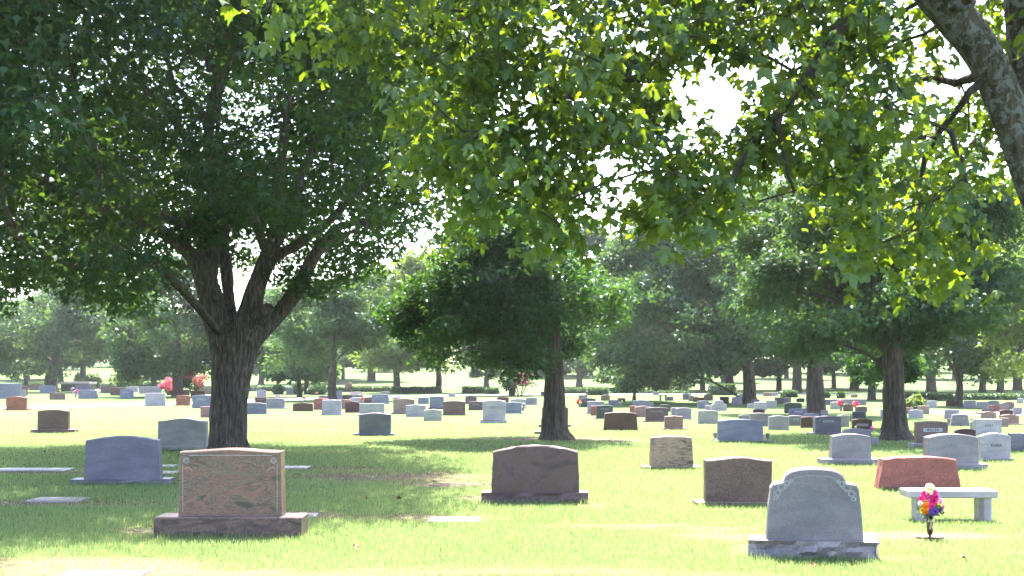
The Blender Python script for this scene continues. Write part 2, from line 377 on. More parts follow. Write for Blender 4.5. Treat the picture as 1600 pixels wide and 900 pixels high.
def twigs(A, par, cnt, nfix, r0=.011, ex=.46, rmax=.2, sides=5):
    i = np.arange(nfix, len(A)); a = A[par[i]]; b = A[i]; ra = np.minimum(r0 * np.maximum(cnt[i], 1) ** ex, rmax); rb = ra * .86
    dvec = unit(b - a); ref = np.where(np.abs(dvec[:, 2:3]) > .9, np.array([[1., 0, 0]]), np.array([[0, 0, 1.]])); u = unit(np.cross(dvec, ref)); w = np.cross(dvec, u)
    ang = 2 * np.pi * np.arange(sides) / sides; cs, sn = np.cos(ang), np.sin(ang)
    ring = cs[None, :, None] * u[:, None] + sn[None, :, None] * w[:, None]
    V = np.concatenate([(a - dvec * ra[:, None] * .4)[:, None] + ra[:, None, None] * ring, b[:, None] + rb[:, None, None] * ring], 1)
    k = np.arange(sides); q = np.stack([k, (k + 1) % sides, (k + 1) % sides + sides, k + sides], 1)
    Fc = (q[None] + (np.arange(len(i)) * 2 * sides)[:, None, None]).reshape(-1, 4)
    return V.reshape(-1, 3), Fc
def fused(name, limbs, mat, voxel, sides=14, rough=.012, smooth_iter=2, extra=None):
    """limb sweeps welded into one skin"""
    mb = MB()
    for L in limbs:
        S = smooth_path(L, 5); mb.tube(S[:, :3], np.maximum(S[:, 3], .008), sides)
    if extra: extra(mb)
    tmp = bpy.data.objects.new("tmp", mb.me("tmp", None)); col.objects.link(tmp)
    m = tmp.modifiers.new("r", 'REMESH'); m.mode = 'VOXEL'; m.voxel_size = voxel; m.use_smooth_shade = True
    s = tmp.modifiers.new("s", 'SMOOTH'); s.iterations = smooth_iter; s.factor = .5
    me = bpy.data.meshes.new_from_object(tmp.evaluated_get(bpy.context.evaluated_depsgraph_get()))
    bpy.data.objects.remove(tmp); me.name = name
    n = len(me.vertices); co = np.zeros(n * 3, np.float32); me.vertices.foreach_get("co", co); co = co.reshape(-1, 3); no = np.zeros(n * 3, np.float32); me.vertices.foreach_get("normal", no); no = no.reshape(-1, 3)
    a = np.arctan2(no[:, 1], no[:, 0]); h = fbm(co[:, 0] * 11 + a * 2, co[:, 1] * 11 + co[:, 2] * 1.6, 4, 3) - .45
    h2 = fbm(co[:, 0] * 2.1 + co[:, 2] * 1.7, co[:, 1] * 2.1 - co[:, 2] * 1.1, 9, 2) - .4
    co += no * (h * rough * 2.4 + h2 * rough * 4)[:, None]; me.vertices.foreach_set("co", co.ravel()); me.materials.clear(); me.materials.append(mat)
    me.polygons.foreach_set("use_smooth", np.ones(len(me.polygons), dtype=bool)); me.update(); return me

def fill(ell, n, lower=None, shell=.35, r=None, lobes=True):
    """clump centres in a union of ellipsoids (cx,cy,cz,rx,ry,rz): gathered in lobes so that the crown is uneven, with gaps"""
    r = r or rng; wts = np.array([e[3] * e[4] * e[5] for e in ell]); wts = wts / wts.sum()
    def one(sh):
        e = ell[r.choice(len(ell), p=wts)]; d = unit(r.normal(size=3)); q = d * (sh + (1 - sh) * r.random() ** .5); return np.array([e[0] + q[0] * e[3], e[1] + q[1] * e[4], e[2] + q[2] * e[5]]), min(e[3:6])
    out = []; L = []
    while lobes and len(L) < max(7, n // 13):
        p, m = one(.45)
        if lower is None or lower(p): L.append((p, m * r.uniform(.24, .42)))
    while len(out) < n:
        if lobes and r.random() < .82:
            c, rl = L[r.integers(len(L))]; d = unit(r.normal(size=3)); p = c + d * rl * (.45 + .55 * r.random()) * np.array([1.15, 1.15, .72])
        else: p = one(shell)[0]
        if lower is None or lower(p): out.append(p)
    return np.array(out)
def finish_tree(name, label, base, trunk_me, limbs, C, per, R, size, leafmat, barkmat, tmpl, tf, group="cemetery trees", flat=.55, droop=.5, r0=.011, extra_ell=None, r=None):
    root = empty(name, tuple(base)); tag(root, label, "tree", group)
    off = np.array(base)
    A, par, cnt, nf = grow(limbs, C, r=r)
    V, Fc = twigs(A, par, cnt, nf, r0)
    P, nrm, tip, s, tint = spray(C, per, R, size, flat, droop, r)
    tm = trunk_me
    co = np.zeros(len(tm.vertices) * 3, np.float32); tm.vertices.foreach_get("co", co); co = co.reshape(-1, 3) - off; tm.vertices.foreach_set("co", co.ravel().astype(np.float32)); tm.update()
    part("trunk", tm, root); part("branches", mesh("branches", V - off, Fc, barkmat, True), root)["kind"] = "stuff"
    part("crown", leaf_cloud("crown", P - off, nrm, tip, s, leafmat, tmpl, tf, tint), root)["kind"] = "stuff"
    return root
def px_limb(rows): return np.array([list(pt(a, b, D)) + [r] for a, b, D, r in rows])

# ------------------------------------------------------------------ big maple at the left
D0 = 26.5
limbs = [px_limb(r) for r in [
    [(356, 722, D0, .45), (355, 706, D0, .43), (355, 680, D0, .415), (357, 640, D0, .405), (360, 600, D0, .425), (363, 565, D0, .46), (360, 540, D0, .41), (350, 515, D0, .32)],
    [(357, 560, D0, .36), (345, 525, D0, .32), (335, 490, D0, .285), (325, 450, D0, .26), (311, 415, D0, .235), (292, 392, D0, .18), (262, 368, D0 - .4, .15), (228, 345, D0 - 1, .12), (185, 325, D0 - 2, .09), (120, 300, D0 - 3.4, .06), (40, 270, D0 - 4.5, .04)],
    [(322, 440, D0, .24), (326, 400, D0 + .2, .24), (332, 350, D0 + .4, .20), (334, 290, D0 + .8, .17), (326, 200, D0 + 1, .14), (345, 90, D0 + 1.2, .11), (352, -60, D0 + 1, .08), (340, -200, D0 + 1, .05)],
    [(330, 372, D0, .15), (300, 355, D0 - .5, .12), (262, 342, D0 - 1.2, .10), (232, 320, D0 - 2, .075), (160, 280, D0 - 3.5, .05), (90, 200, D0 - 4.5, .035)],
    [(366, 540, D0, .25), (361, 500, D0 + .3, .17), (357, 460, D0 + .5, .145), (354, 420, D0 + .6, .14), (350, 380, D0 + .8, .12), (362, 330, D0 + 1.5, .09), (385, 290, D0 + 2.5, .07), (390, 200, D0 + 3.6, .04)],
    [(372, 550, D0, .36), (382, 515, D0 - .1, .29), (392, 480, D0 - .2, .24), (402, 445, D0 - .2, .21), (416, 408, D0 - .2, .205), (428, 370, D0 - .3, .165), (436, 310, D0 - .5, .14), (441, 240, D0 - .8, .11), (452, 150, D0 - 1, .08), (470, 20, D0 - 1.2, .05), (480, -120, D0 - 1, .03)],
    [(378, 560, D0, .30), (394, 535, D0, .22), (425, 502, D0 + .1, .18), (452, 470, D0 + .1, .185), (472, 438, D0, .165), (488, 405, D0 - .1, .15), (512, 372, D0 - .3, .125), (540, 350, D0 - .6, .10), (590, 350, D0 - 1.2, .07), (650, 345, D0 - 2, .045), (700, 330, D0 - 2.6, .025)],
    [(428, 400, D0 - .2, .15), (455, 388, D0 - .5, .125), (485, 368, D0 - 1, .11), (515, 345, D0 - 1.5, .09), (560, 300, D0 - 2.6, .065), (620, 250, D0 - 3.6, .04)],
    [(420, 395, D0, .16), (448, 345, D0 + .5, .14), (462, 300, D0 + .9, .125), (476, 262, D0 + 1.2, .11), (512, 190, D0 + 1.6, .09), (570, 140, D0 + 1.8, .07), (640, 80, D0 + 1.8, .04)],
    [(488, 400, D0, .10), (515, 385, D0 + .6, .08), (545, 365, D0 + 1.2, .06), (600, 330, D0 + 2.2, .04), (660, 300, D0 + 3, .025)],
    [(296, 395, D0 + .1, .15), (262, 372, D0 + .8, .11), (215, 345, D0 + 1.8, .085), (160, 335, D0 + 3, .06), (90, 330, D0 + 4.2, .035)],
    [(334, 300, D0 + .7, .12), (300, 230, D0, .10), (240, 150, D0 - 1, .08), (150, 80, D0 - 2.5, .05), (60, 20, D0 - 3.6, .03)],
    [(418, 400, D0 - .3, .12), (400, 350, D0 - 1.5, .10), (370, 290, D0 - 3.2, .08), (340, 200, D0 - 5, .05), (330, 120, D0 - 6, .03)]]]
def stub(mb):
    a = pt(402, 500, D0 - .35); b = pt(418, 482, D0 - .52); mb.tube([a, b], [.17, .15], 12)
    for k in range(7):                                   # slight root flare
        an = k / 7 * 6.283 + .3; b0 = pt(356, 712, D0); mb.tube([b0 + np.array([math.cos(an) * .34, math.sin(an) * .34, .30]), b0 + np.array([math.cos(an) * .56, math.sin(an) * .56, -.12])], [.09, .06], 8)
tm = fused("trunk", limbs, M_BARK, .05, 14, .016, 2, stub)
S0 = F / D0
def low_left(p):
    px = 800 + p[0] / p[1] * F; py = HZ - (p[2] - EYE) / p[1] * F
    lim = np.interp(px, [-400, 0, 40, 100, 130, 175, 235, 258, 300, 350, 420, 470, 520, 570, 620, 670, 720], [470, 470, 440, 400, 440, 470, 440, 390, 395, 405, 405, 400, 395, 390, 365, 335, 300])
    if py > lim: return False
    if 262 < px < 560 and py > 335 and p[1] < D0 + .5: return False       # keep the forks in view
    if ((px - 392) / 22) ** 2 + ((py - 372) / 20) ** 2 < 1: return False
    return px < 715
cx0 = xat(330, D0)
C = fill([(cx0 - .6, D0 - 1.6, 8.2, 8.4, 9.0, 5.4), (cx0 - 1, D0 - 1.4, 10.5, 6.8, 7.4, 4.6)], 680, low_left, .30)
C = np.vstack([C, fill([(cx0 - .6, D0 - 1.6, 8.0, 8.5, 9.0, 5.4)], 560, low_left, .50, None, False)])
lowC = []
for (px, py, D) in [(150, 395, 31), (165, 430, 31.5), (190, 415, 31), (215, 395, 32), (172, 462, 31), (200, 450, 31.4), (225, 425, 31.6), (185, 375, 30.6), (150, 360, 31), (240, 400, 32), (205, 475, 31.2), (60, 385, 30), (25, 405, 30.5), (70, 345, 30), (20, 445, 30), (-5, 475, 30), (110, 365, 30.5), (40, 355, 31), (90, 410, 31), (50, 430, 31), (10, 360, 30), (130, 330, 31),
                    (470, 440, 26.0), (495, 445, 26.3), (450, 425, 25.9), (545, 420, 31), (560, 400, 31.5), (525, 430, 31.3), (600, 380, 31), (510, 410, 31), (580, 420, 32), (440, 330, 25), (345, 330, 25.2), (325, 365, 25.6), (420, 345, 25.4), (300, 350, 25.3),
                    (340, 385, 31.5), (370, 345, 32), (400, 330, 31.5), (380, 400, 32.5), (430, 400, 32), (460, 350, 32), (360, 310, 31.5), (410, 300, 32), (450, 300, 31.5), (490, 330, 32), (390, 270, 32), (330, 330, 32), (270, 370, 31.5), (290, 330, 31.5), (470, 390, 32)]:
    lowC.append(pt(px, py, D))
C = np.vstack([C, np.array(lowC)])
base = pt(356, 588 + EYE * F / D0, D0)
Rr = np.concatenate([.75 + .45 * rng.random(len(C) - len(lowC)), np.full(len(lowC), .55)])
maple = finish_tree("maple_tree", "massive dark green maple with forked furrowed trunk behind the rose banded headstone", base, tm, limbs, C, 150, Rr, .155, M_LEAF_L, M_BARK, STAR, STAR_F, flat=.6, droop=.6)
def scar(root, p, r, nrm, sx=1.0, sz=1.0, rim=None):
    o0 = np.array(root.location); nrm = unit(np.array(nrm, float)); u = unit(np.cross(nrm, np.array([0, 0, 1.]))); w = np.cross(u, nrm); mb = MB(); ring = []
    for k in range(25):
        a = 2 * math.pi * k / 24; ring.append(p - o0 + r * (math.cos(a) * sx * u + math.sin(a) * sz * w) + nrm * .01 * math.sin(3 * a))
    mb.tube(ring, [r * .22] * 25, 8, False); kn = part("knot", mb.me("knot", rim or M_CALLUS, True), root)
    v = [p - o0 - nrm * r * .15] + [q - nrm * .02 for q in ring[:24]]
    part("hollow", mesh("hollow", np.array(v), [(0, i, i % 24 + 1) for i in range(1, 25)], M_SCAR), kn)
scar(maple, pt(341, 549, D0 - .47), .085, (-.2, -1, .05), .7, 1.2, M_BARK)
scar(maple, pt(419, 481, D0 - .54), .10, (.45, -.75, .5), 1, 1, M_BARK)

# ------------------------------------------------------------------ overhanging maple at the right, close to the camera
DN = 10.2
nl = [px_limb(r) for r in [
    [(1790, 915, DN, .46), (1775, 870, DN, .36), (1745, 700, DN, .31), (1715, 560, DN, .28), (1680, 440, DN, .25), (1640, 335, DN, .195), (1602, 235, DN, .175), (1570, 160, DN, .162), (1536, 85, DN, .157), (1490, 22, DN, .175), (1440, -40, DN - .1, .16), (1390, -120, DN - .2, .13), (1330, -210, DN - .2, .10), (1200, -300, DN, .07)],
    [(1715, 560, DN + .15, .25), (1680, 380, DN + .35, .20), (1640, 220, DN + .45, .185), (1612, 100, DN + .5, .18), (1596, -30, DN + .5, .17), (1570, -200, DN + .6, .13), (1560, -400, DN + .6, .08)]]]
nb = [px_limb(r) for r in [
    [(1440, -40, DN - .1, .10), (1385, -50, DN - .4, .085), (1340, 5, DN - .6, .066), (1292, 78, DN - .7, .054), (1255, 130, DN - .8, .048), (1212, 180, DN - .8, .04), (1170, 228, DN - .8, .03), (1140, 300, DN - .9, .017)],
    [(1390, -120, DN - .2, .09), (1270, -70, DN, .075), (1160, 8, DN + .2, .062), (1105, 25, DN + .3, .055), (1050, 85, DN + .4, .05), (985, 125, DN + .4, .046), (945, 138, DN + .4, .042), (870, 158, DN + .2, .038), (822, 185, DN, .03), (790, 215, DN - .1, .02), (740, 270, DN - .2, .012)],
    [(1330, -210, DN - .2, .085), (1050, -180, DN - .4, .07), (860, -90, DN - .6, .055), (772, -20, DN - .7, .042), (765, 22, DN - .7, .034), (718, 32, DN - .7, .022), (714, 75, DN - .7, .012)],
    [(860, -90, DN - .6, .05), (700, -70, DN - .8, .04), (560, -50, DN - .9, .03), (450, -20, DN - 1, .018), (410, 20, DN - 1, .010)],
    [(1545, 120, DN, .045), (1505, 156, DN - .1, .030), (1462, 215, DN + .1, .025), (1440, 270, DN + .1, .021), (1436, 340, DN, .016), (1440, 420, DN - .8, .012)],
    [(1545, 112, DN - .05, .055), (1500, 128, DN + .4, .035), (1450, 124, DN + .8, .028), (1390, 135, DN + 1.2, .022), (1330, 165, DN + 1.4, .014)],
    [(1485, 205, DN - .4, .025), (1500, 250, DN - .5, .018), (1512, 310, DN - .5, .010)],
    [(1255, 130, DN - .8, .03), (1215, 185, DN - .9, .026), (1225, 240, DN - 1, .018), (1240, 300, DN - 1, .010)],
    [(1050, 85, DN + .4, .035), (1010, 175, DN + .4, .026), (1045, 235, DN + .3, .018), (1060, 290, DN + .2, .012)],
    [(945, 138, DN + .4, .03), (905, 230, DN + .1, .022), (880, 310, DN - .1, .012)],
    [(985, 125, DN + .4, .03), (930, 60, DN + .6, .025), (880, 0, DN + .8, .018)]]]
BX = [360, 400, 470, 560, 600, 640, 665, 690, 720, 760, 800, 840, 862, 890, 930, 990, 1040, 1060, 1100, 1180, 1230, 1280, 1310, 1345, 1400, 1470, 1520, 1550, 1620, 1720]
BY = [0, 60, 70, 80, 120, 190, 300, 405, 400, 320, 335, 350, 400, 340, 300, 345, 355, 385, 345, 340, 300, 290, 370, 420, 450, 465, 440, 330, 290, 260]
GAPS = [(1108, 165, 58, 38), (1060, 130, 26, 22), (1165, 120, 40, 20), (1212, 288, 34, 26), (1030, 215, 24, 24), (1245, 165, 22, 24), (995, 250, 20, 16), (940, 235, 22, 14), (1160, 205, 25, 18), (860, 40, 22, 18), (1540, 345, 30, 22), (1120, 95, 30, 14)]
CN = []; nr = np.random.default_rng(23)
while len(CN) < 760:
    px = nr.uniform(360, 1720); py = nr.uniform(-330, 470); D = float(np.clip(nr.normal(10.1, .9), 8.4, 12.2))
    if py > np.interp(px, BX, BY) - 12 + nr.normal() * 10: continue
    if px < 640 and py > 0 and D > 10.5: continue
    if any(((px - a) / (b2 + 12)) ** 2 + ((py - b) / (c2 + 10)) ** 2 < 1 for a, b, b2, c2 in GAPS): continue
    if py < -20 and nr.random() < .45: continue
    if px > 1400 and py > -60 and abs((px - 1608) - (py - 235) * .46) < 125 and D < 10.7: continue          # keep the leaning trunk clear
    CN.append(pt(px, py, D))
CN = np.array(CN)
tmn = fused("trunk", nl, M_LICHEN, .035, 16, .009, 2)
nroot = empty("maple_tree", tuple(pt(1790, 588 + EYE * F / DN, DN))); tag(nroot, "lichen spotted leaning maple at the right edge with branches overhanging the top", "tree", "cemetery trees")
o0 = np.array(nroot.location)
co = np.zeros(len(tmn.vertices) * 3, np.float32); tmn.vertices.foreach_get("co", co); tmn.vertices.foreach_set("co", (co.reshape(-1, 3) - o0).astype(np.float32).ravel()); tmn.update()
part("trunk", tmn, nroot)
mb = MB()
for L in nb:
    S = smooth_path(L, 5); S[:, :3] += (np.random.default_rng(3).random((len(S), 3)) - .5) * .03; mb.tube(S[:, :3] - o0, S[:, 3], 8)
A, par, cnt, nf = grow([smooth_path(L, 2) for L in [nl[0][9:], nl[1][4:]] + nb], CN, .22, .35, nr)
V, Fc = twigs(A, par, cnt, nf, .0042, .45, .05)
mb2 = mesh("twigs", V - o0, Fc, M_BARK2, True)
br = part("branches", mb.me("branches", M_BARK2, True), nroot); part("twigs", mb2, br)
PER = 20
Pn, nn_, tn, sn, tin = spray(CN, PER, np.full(len(CN), .30), .106, .9, .95, nr)
nn_ = unit(nn_ + np.array([0, -.25, 0]) * nr.random((len(nn_), 1)))
pxs = 800 + Pn[:, 0] / Pn[:, 1] * F; pys = HZ - (Pn[:, 2] - EYE) / Pn[:, 1] * F
vis = (pxs > 5) & (pxs < 1595) & (pys > 5) & (pys < 500)
pick = np.where(vis)[0][np.argsort(Pn[vis][:, 1] / sn[vis])[:300]]
UP = []                                                  # unseen upper crown, added to shade the leaves in view
while len(UP) < 80:
    X, D, z = nr.uniform(-3, 10), nr.uniform(7, 15.5), nr.uniform(5.2, 9.5)
    if D - .53 * z > 9.6 or z < EYE + (HZ + 60) / F * D: continue
    if ((X - 3.5) / 7) ** 2 + ((D - 10.5) / 5.5) ** 2 + ((z - 5) / 5) ** 2 < 1: UP.append((X, D, z))
UP = np.array(UP); P2, n2_, t2, s2, i2 = spray(UP, 34, np.full(len(UP), .62), .17, .7, .6, nr)
rest = np.ones(len(Pn), bool); rest[pick] = False
crown = part("crown", leaf_cloud("crown", Pn[rest] - o0, nn_[rest], tn[rest], sn[rest], M_LEAF, MAPLE, MAPLE_F, tin[rest]), nroot); crown["kind"] = "stuff"
upc = part("shading_upper_crown", leaf_cloud("shading_upper_crown", P2 - o0, n2_, t2, s2, M_LEAF, STAR, STAR_F, i2), nroot); upc["kind"] = "stuff"
lm = []
for k in range(4):
    m_ = mesh("leaf", MAPLE * np.array([1 + .08 * (k - 1.5), 1, .6 + .4 * k]), MAPLE_F, M_LEAF); fattr(m_, "tint", np.full(len(MAPLE), .12 + .26 * k)); lm.append(m_)
b_, t_, n_ = frames(nn_[pick], tn[pick])
for q, i in enumerate(pick):
    o = bpy.data.objects.new("leaf", lm[int(tin[i] * 3.99)]); col.objects.link(o); o.parent = crown; s = sn[i]; p = Pn[i] - o0
    o.matrix_basis = Matrix(((b_[q][0] * s, t_[q][0] * s, n_[q][0] * s, p[0]), (b_[q][1] * s, t_[q][1] * s, n_[q][1] * s, p[1]), (b_[q][2] * s, t_[q][2] * s, n_[q][2] * s, p[2]), (0, 0, 0, 1)))
scar(nroot, pt(1500, 4, DN - .19), .09, (-.1, -1, -.15), 1.25, .5, M_LICHEN)

# ------------------------------------------------------------------ trees of the middle distance, each its own
def mid_tree(name, label, trunk, crowns, n, per, R, size, mat, seed, limits=None, barkm=None, flat=.6, droop=.5, r0=.012, fork=4, tmpl=STAR, tf=STAR_F, top=None, group="cemetery trees"):
    r = np.random.default_rng(seed); barkm = barkm or M_BARK2
    D = dist(trunk[0][1]); L0 = px_limb([(a, b, D, w) for a, b, w in trunk]); L0 = np.vstack([[L0[0][0], L0[0][1], -.15, L0[0][3] * 1.1], L0]); base = np.array([xat(trunk[0][0], D), D, 0.0])
    s = F / D; ell = [(xat(a, D), D + dz, EYE + (HZ - b) / s, rx / s, ry_, rz / s) for a, b, rx, rz, ry_, dz in crowns]
    limbs = [L0]; tip = L0[-1]; c0 = np.array(ell[0][:3])
    for k in range(fork):
        an = 6.283 * k / fork + r.random(); e = ell[k % len(ell)]
        end = np.array([e[0] + .6 * e[3] * math.cos(an), e[1] + .6 * e[4] * math.sin(an), e[2] + e[5] * (.15 + .6 * r.random())]); st = L0[-2] if k % 2 else L0[-1]
        midp = st[:3] * .5 + end * .5 + np.array([0, 0, .12 * e[5]])
        limbs.append(np.array([list(st[:3]) + [tip[3] * .62], list(midp) + [tip[3] * .42], list(end) + [tip[3] * .16]]))
    tm = fused("trunk", limbs, barkm, max(.05, tip[3] * .22), 12, .010, 2)
    lowf = None
    if limits:
        lx, ly = limits
        def lowf(p):
            px = 800 + p[0] / p[1] * F; py = HZ - (p[2] - EYE) / p[1] * F; return py < np.interp(px, lx, ly)
    C = fill(ell, n, lowf, .35, r)
    return finish_tree(name, label, base, tm, limbs, C, per, R * (.75 + .5 * r.random(len(C))), size, mat, barkm, tmpl, tf, group, flat, droop, r0, r=r)

mid_tree("linden_tree", "dense dark tree in the centre with a straight dark trunk on shaded grass", [(868, 687, .55), (867, 675, .40), (866, 650, .33), (866, 600, .27), (866, 560, .24), (862, 500, .20), (855, 430, .13)],
         [(790, 470, 165, 135, 3.3, -.2), (825, 405, 92, 115, 3.0, 0), (725, 505, 95, 85, 2.4, .2), (760, 390, 85, 80, 2.6, 0)], 560, 130, .62, .135, M_LEAF_M, 31, ([560, 600, 700, 800, 870, 900, 945], [540, 575, 590, 580, 555, 540, 500]))
mid_tree("oak_tree", "broad green tree at the right with a flared trunk beside the brown headstone", [(1400, 687, .55), (1399, 675, .38), (1398, 640, .31), (1397, 600, .28), (1395, 560, .28), (1392, 510, .22)],
         [(1390, 440, 190, 120, 5.0, .5), (1310, 420, 130, 140, 4.4, 1.5), (1480, 410, 110, 130, 4.4, 1.0), (1390, 300, 150, 120, 4.4, 1.5), (1290, 300, 100, 90, 4, 1.5), (1490, 290, 90, 90, 4, 1.5)], 560, 110, .72, .165, M_LEAF_F, 32, ([1180, 1240, 1330, 1390, 1440, 1500, 1580], [520, 560, 570, 540, 530, 560, 500]))
mid_tree("sapling_tree", "slim young tree close behind the broad green tree at the right", [(1383, 672, .16), (1384, 650, .10), (1382, 610, .085), (1386, 570, .07), (1384, 530, .05)],
         [(1375, 545, 75, 60, 1.8, .6)], 110, 60, .42, .17, M_LEAF_M, 33, ([1280, 1340, 1400, 1450], [560, 595, 600, 590]), r0=.008)
mid_tree("oak_tree", "tree with a thick brown trunk behind the dark blue headstone with nameplate", [(1275, 649, .62), (1275, 640, .44), (1274, 615, .40), (1273, 590, .36), (1272, 560, .28)],
         [(1265, 470, 115, 95, 5.0, 1.5), (1300, 400, 95, 80, 5, 2), (1240, 340, 90, 90, 5, 2)], 340, 95, .95, .23, M_LEAF_F, 34, ([1130, 1200, 1280, 1380], [560, 590, 585, 590]))
mid_tree("oak_tree", "wide dark tree right of the centre tree, lit along its right side", [(1171, 631, .62), (1171, 620, .44), (1171, 600, .40), (1168, 575, .34), (1155, 530, .24)],
         [(1050, 490, 135, 115, 7.5, 0), (1140, 490, 90, 110, 6.5, 0), (1070, 415, 110, 80, 6.5, 0), (985, 540, 70, 60, 5, -.5), (1150, 370, 90, 80, 6, 1), (1060, 340, 100, 70, 6, 1)], 640, 110, 1.0, .27, M_LEAF_F, 35, ([900, 940, 1000, 1060, 1120, 1200, 1240], [570, 600, 612, 600, 575, 575, 540]))
mid_tree("elm_tree", "rounded green tree right of the forked maple trunk", [(519, 626, .42), (519, 618, .32), (519, 595, .28), (521, 570, .24), (522, 540, .18)],
         [(520, 500, 92, 72, 4.6, 0), (455, 540, 55, 42, 3.4, .5), (560, 470, 60, 60, 4, .5)], 280, 90, .95, .27, M_LEAF_F, 36, ([380, 420, 470, 540, 600, 640], [570, 595, 600, 590, 590, 560]))
mid_tree("elm_tree", "tall blue green tree standing behind the pink crape myrtle", [(278, 620, .62), (278, 610, .46), (277, 580, .42), (276, 545, .36), (275, 500, .28)],
         [(265, 500, 88, 88, 6.0, 0), (215, 540, 60, 52, 5, .5), (300, 460, 65, 60, 5, 0)], 300, 90, 1.2, .33, M_LEAF_F, 37, ([130, 200, 270, 350], [570, 590, 575, 590]))
mid_tree("oak_tree", "wide hazy tree at the left behind the low dark tomb", [(80, 613, .95), (80, 606, .72), (80, 590, .66), (86, 570, .55), (90, 545, .4)],
         [(80, 510, 98, 92, 8.0, 0), (10, 540, 60, 55, 6, .5), (130, 500, 55, 65, 6, 0)], 330, 90, 1.45, .38, M_LEAF_F, 38, ([-60, 0, 60, 160, 200], [585, 592, 580, 592, 580]))
mid_tree("ash_tree", "bright yellow green tree behind the left side of the centre tree", [(685, 614, .42), (685, 606, .34), (686, 592, .30), (684, 575, .25)],
         [(650, 500, 75, 98, 8, 0), (700, 480, 85, 100, 8, .5), (610, 545, 42, 48, 6, 0)], 300, 60, 1.5, .5, M_LEAF_Y, 39, ([560, 620, 680, 760], [595, 600, 592, 600]))
mid_tree("ash_tree", "bright leafy tree cut by the right picture edge", [(1640, 640, .5), (1640, 620, .42), (1636, 560, .36), (1630, 500, .28)],
         [(1625, 450, 78, 95, 4.5, 0), (1600, 530, 50, 50, 4, 0), (1590, 370, 60, 60, 4, 0)], 240, 60, .95, .30, M_LEAF_Y, 40)
mid_tree("crape_myrtle_tree", "several stemmed tree behind the rows at the right", [(1498, 635, .30), (1498, 625, .24), (1499, 612, .21), (1500, 600, .18)],
         [(1500, 545, 62, 50, 4.2, 0), (1490, 500, 50, 45, 4, .3)], 170, 60, .9, .32, M_LEAF_F, 41, ([1400, 1470, 1520, 1600], [580, 592, 590, 585]), fork=6)
mid_tree("small_tree", "small rounded blue green tree right of the centre trunk", [(991, 627, .16), (991, 620, .12), (992, 612, .10), (993, 603, .09)],
         [(995, 584, 62, 24, 3.6, 0)], 120, 60, .8, .3, M_LEAF_F, 42, fork=5, r0=.010)

# ------------------------------------------------------------------ far trees: four kinds, copied
def proto_tree(seed, H, W, clear, mat, nclump, per, size):
    r = np.random.default_rng(seed); L0 = np.array([[0, 0, -.3, .55], [0, 0, .4, .40], [.05, 0, clear * .6, .34], [.1, .1, clear + 1.0, .28], [.1, 0, clear + (H - clear) * .45, .15]])
    limbs = [L0]; rz = (H - clear) / 2; ell = [(0, 0, clear + rz, W, W, rz)]
    for k in range(3): an = 2.1 * k + r.random(); ell.append((W * .45 * math.cos(an), W * .45 * math.sin(an), clear + rz * (.6 + .5 * r.random()), W * .7, W * .7, rz * .62))
    for k in range(5):
        an = 6.283 * k / 5 + r.random() * .6; e = np.array([.6 * W * math.cos(an), .6 * W * math.sin(an), clear + rz * (.8 + .6 * r.random())])
        limbs.append(np.array([list(L0[3][:3]) + [.17], list(e * .5 + L0[3][:3] * .5 + np.array([0, 0, .5])) + [.11], list(e) + [.05]]))
    tm = fused("trunk", limbs, M_BARK2, .11, 9, .012, 1)
    C = fill(ell, nclump, lambda p: p[2] > clear - .6, .4, r)
    A, par, cnt, nf = grow(limbs, C, 1.0, r=r); V, Fc = twigs(A, par, cnt, nf, .016, .45, .2, 4)
    P, nrm, tip, s, tint = spray(C, per, (1.1 + .6 * r.random(len(C))) * W / 6, size, .6, .45, r)
    return tm, mesh("branches", V, Fc, M_BARK2), leaf_cloud("crown", P, nrm, tip, s, mat, QUAD, QUAD_F, tint)
PR = [proto_tree(51, 12.5, 6.0, 2.6, M_LEAF_F, 170, 70, .55), proto_tree(52, 15, 6.5, 3.2, M_LEAF_F, 190, 70, .6),
      proto_tree(53, 10.5, 5.2, 2.2, M_LEAF_Y, 150, 70, .5), proto_tree(54, 6.0, 2.6, 1.4, M_LEAF_F, 90, 60, .34)]
def far_tree(px, D, k, sc, label, group="far treeline", rz=None):
    o = empty("park_tree", (xat(px, D), D, float(rise(D)) - .1), rng.random() * 6.28 if rz is None else rz); o.scale = (sc, sc, sc * (.92 + .16 * rng.random()))
    tag(o, label, "tree", group)
    for nm, me in zip(("trunk", "branches", "crown"), PR[k]):
        q = part(nm, me, o)
        if nm != "trunk": q["kind"] = "stuff"
    return o
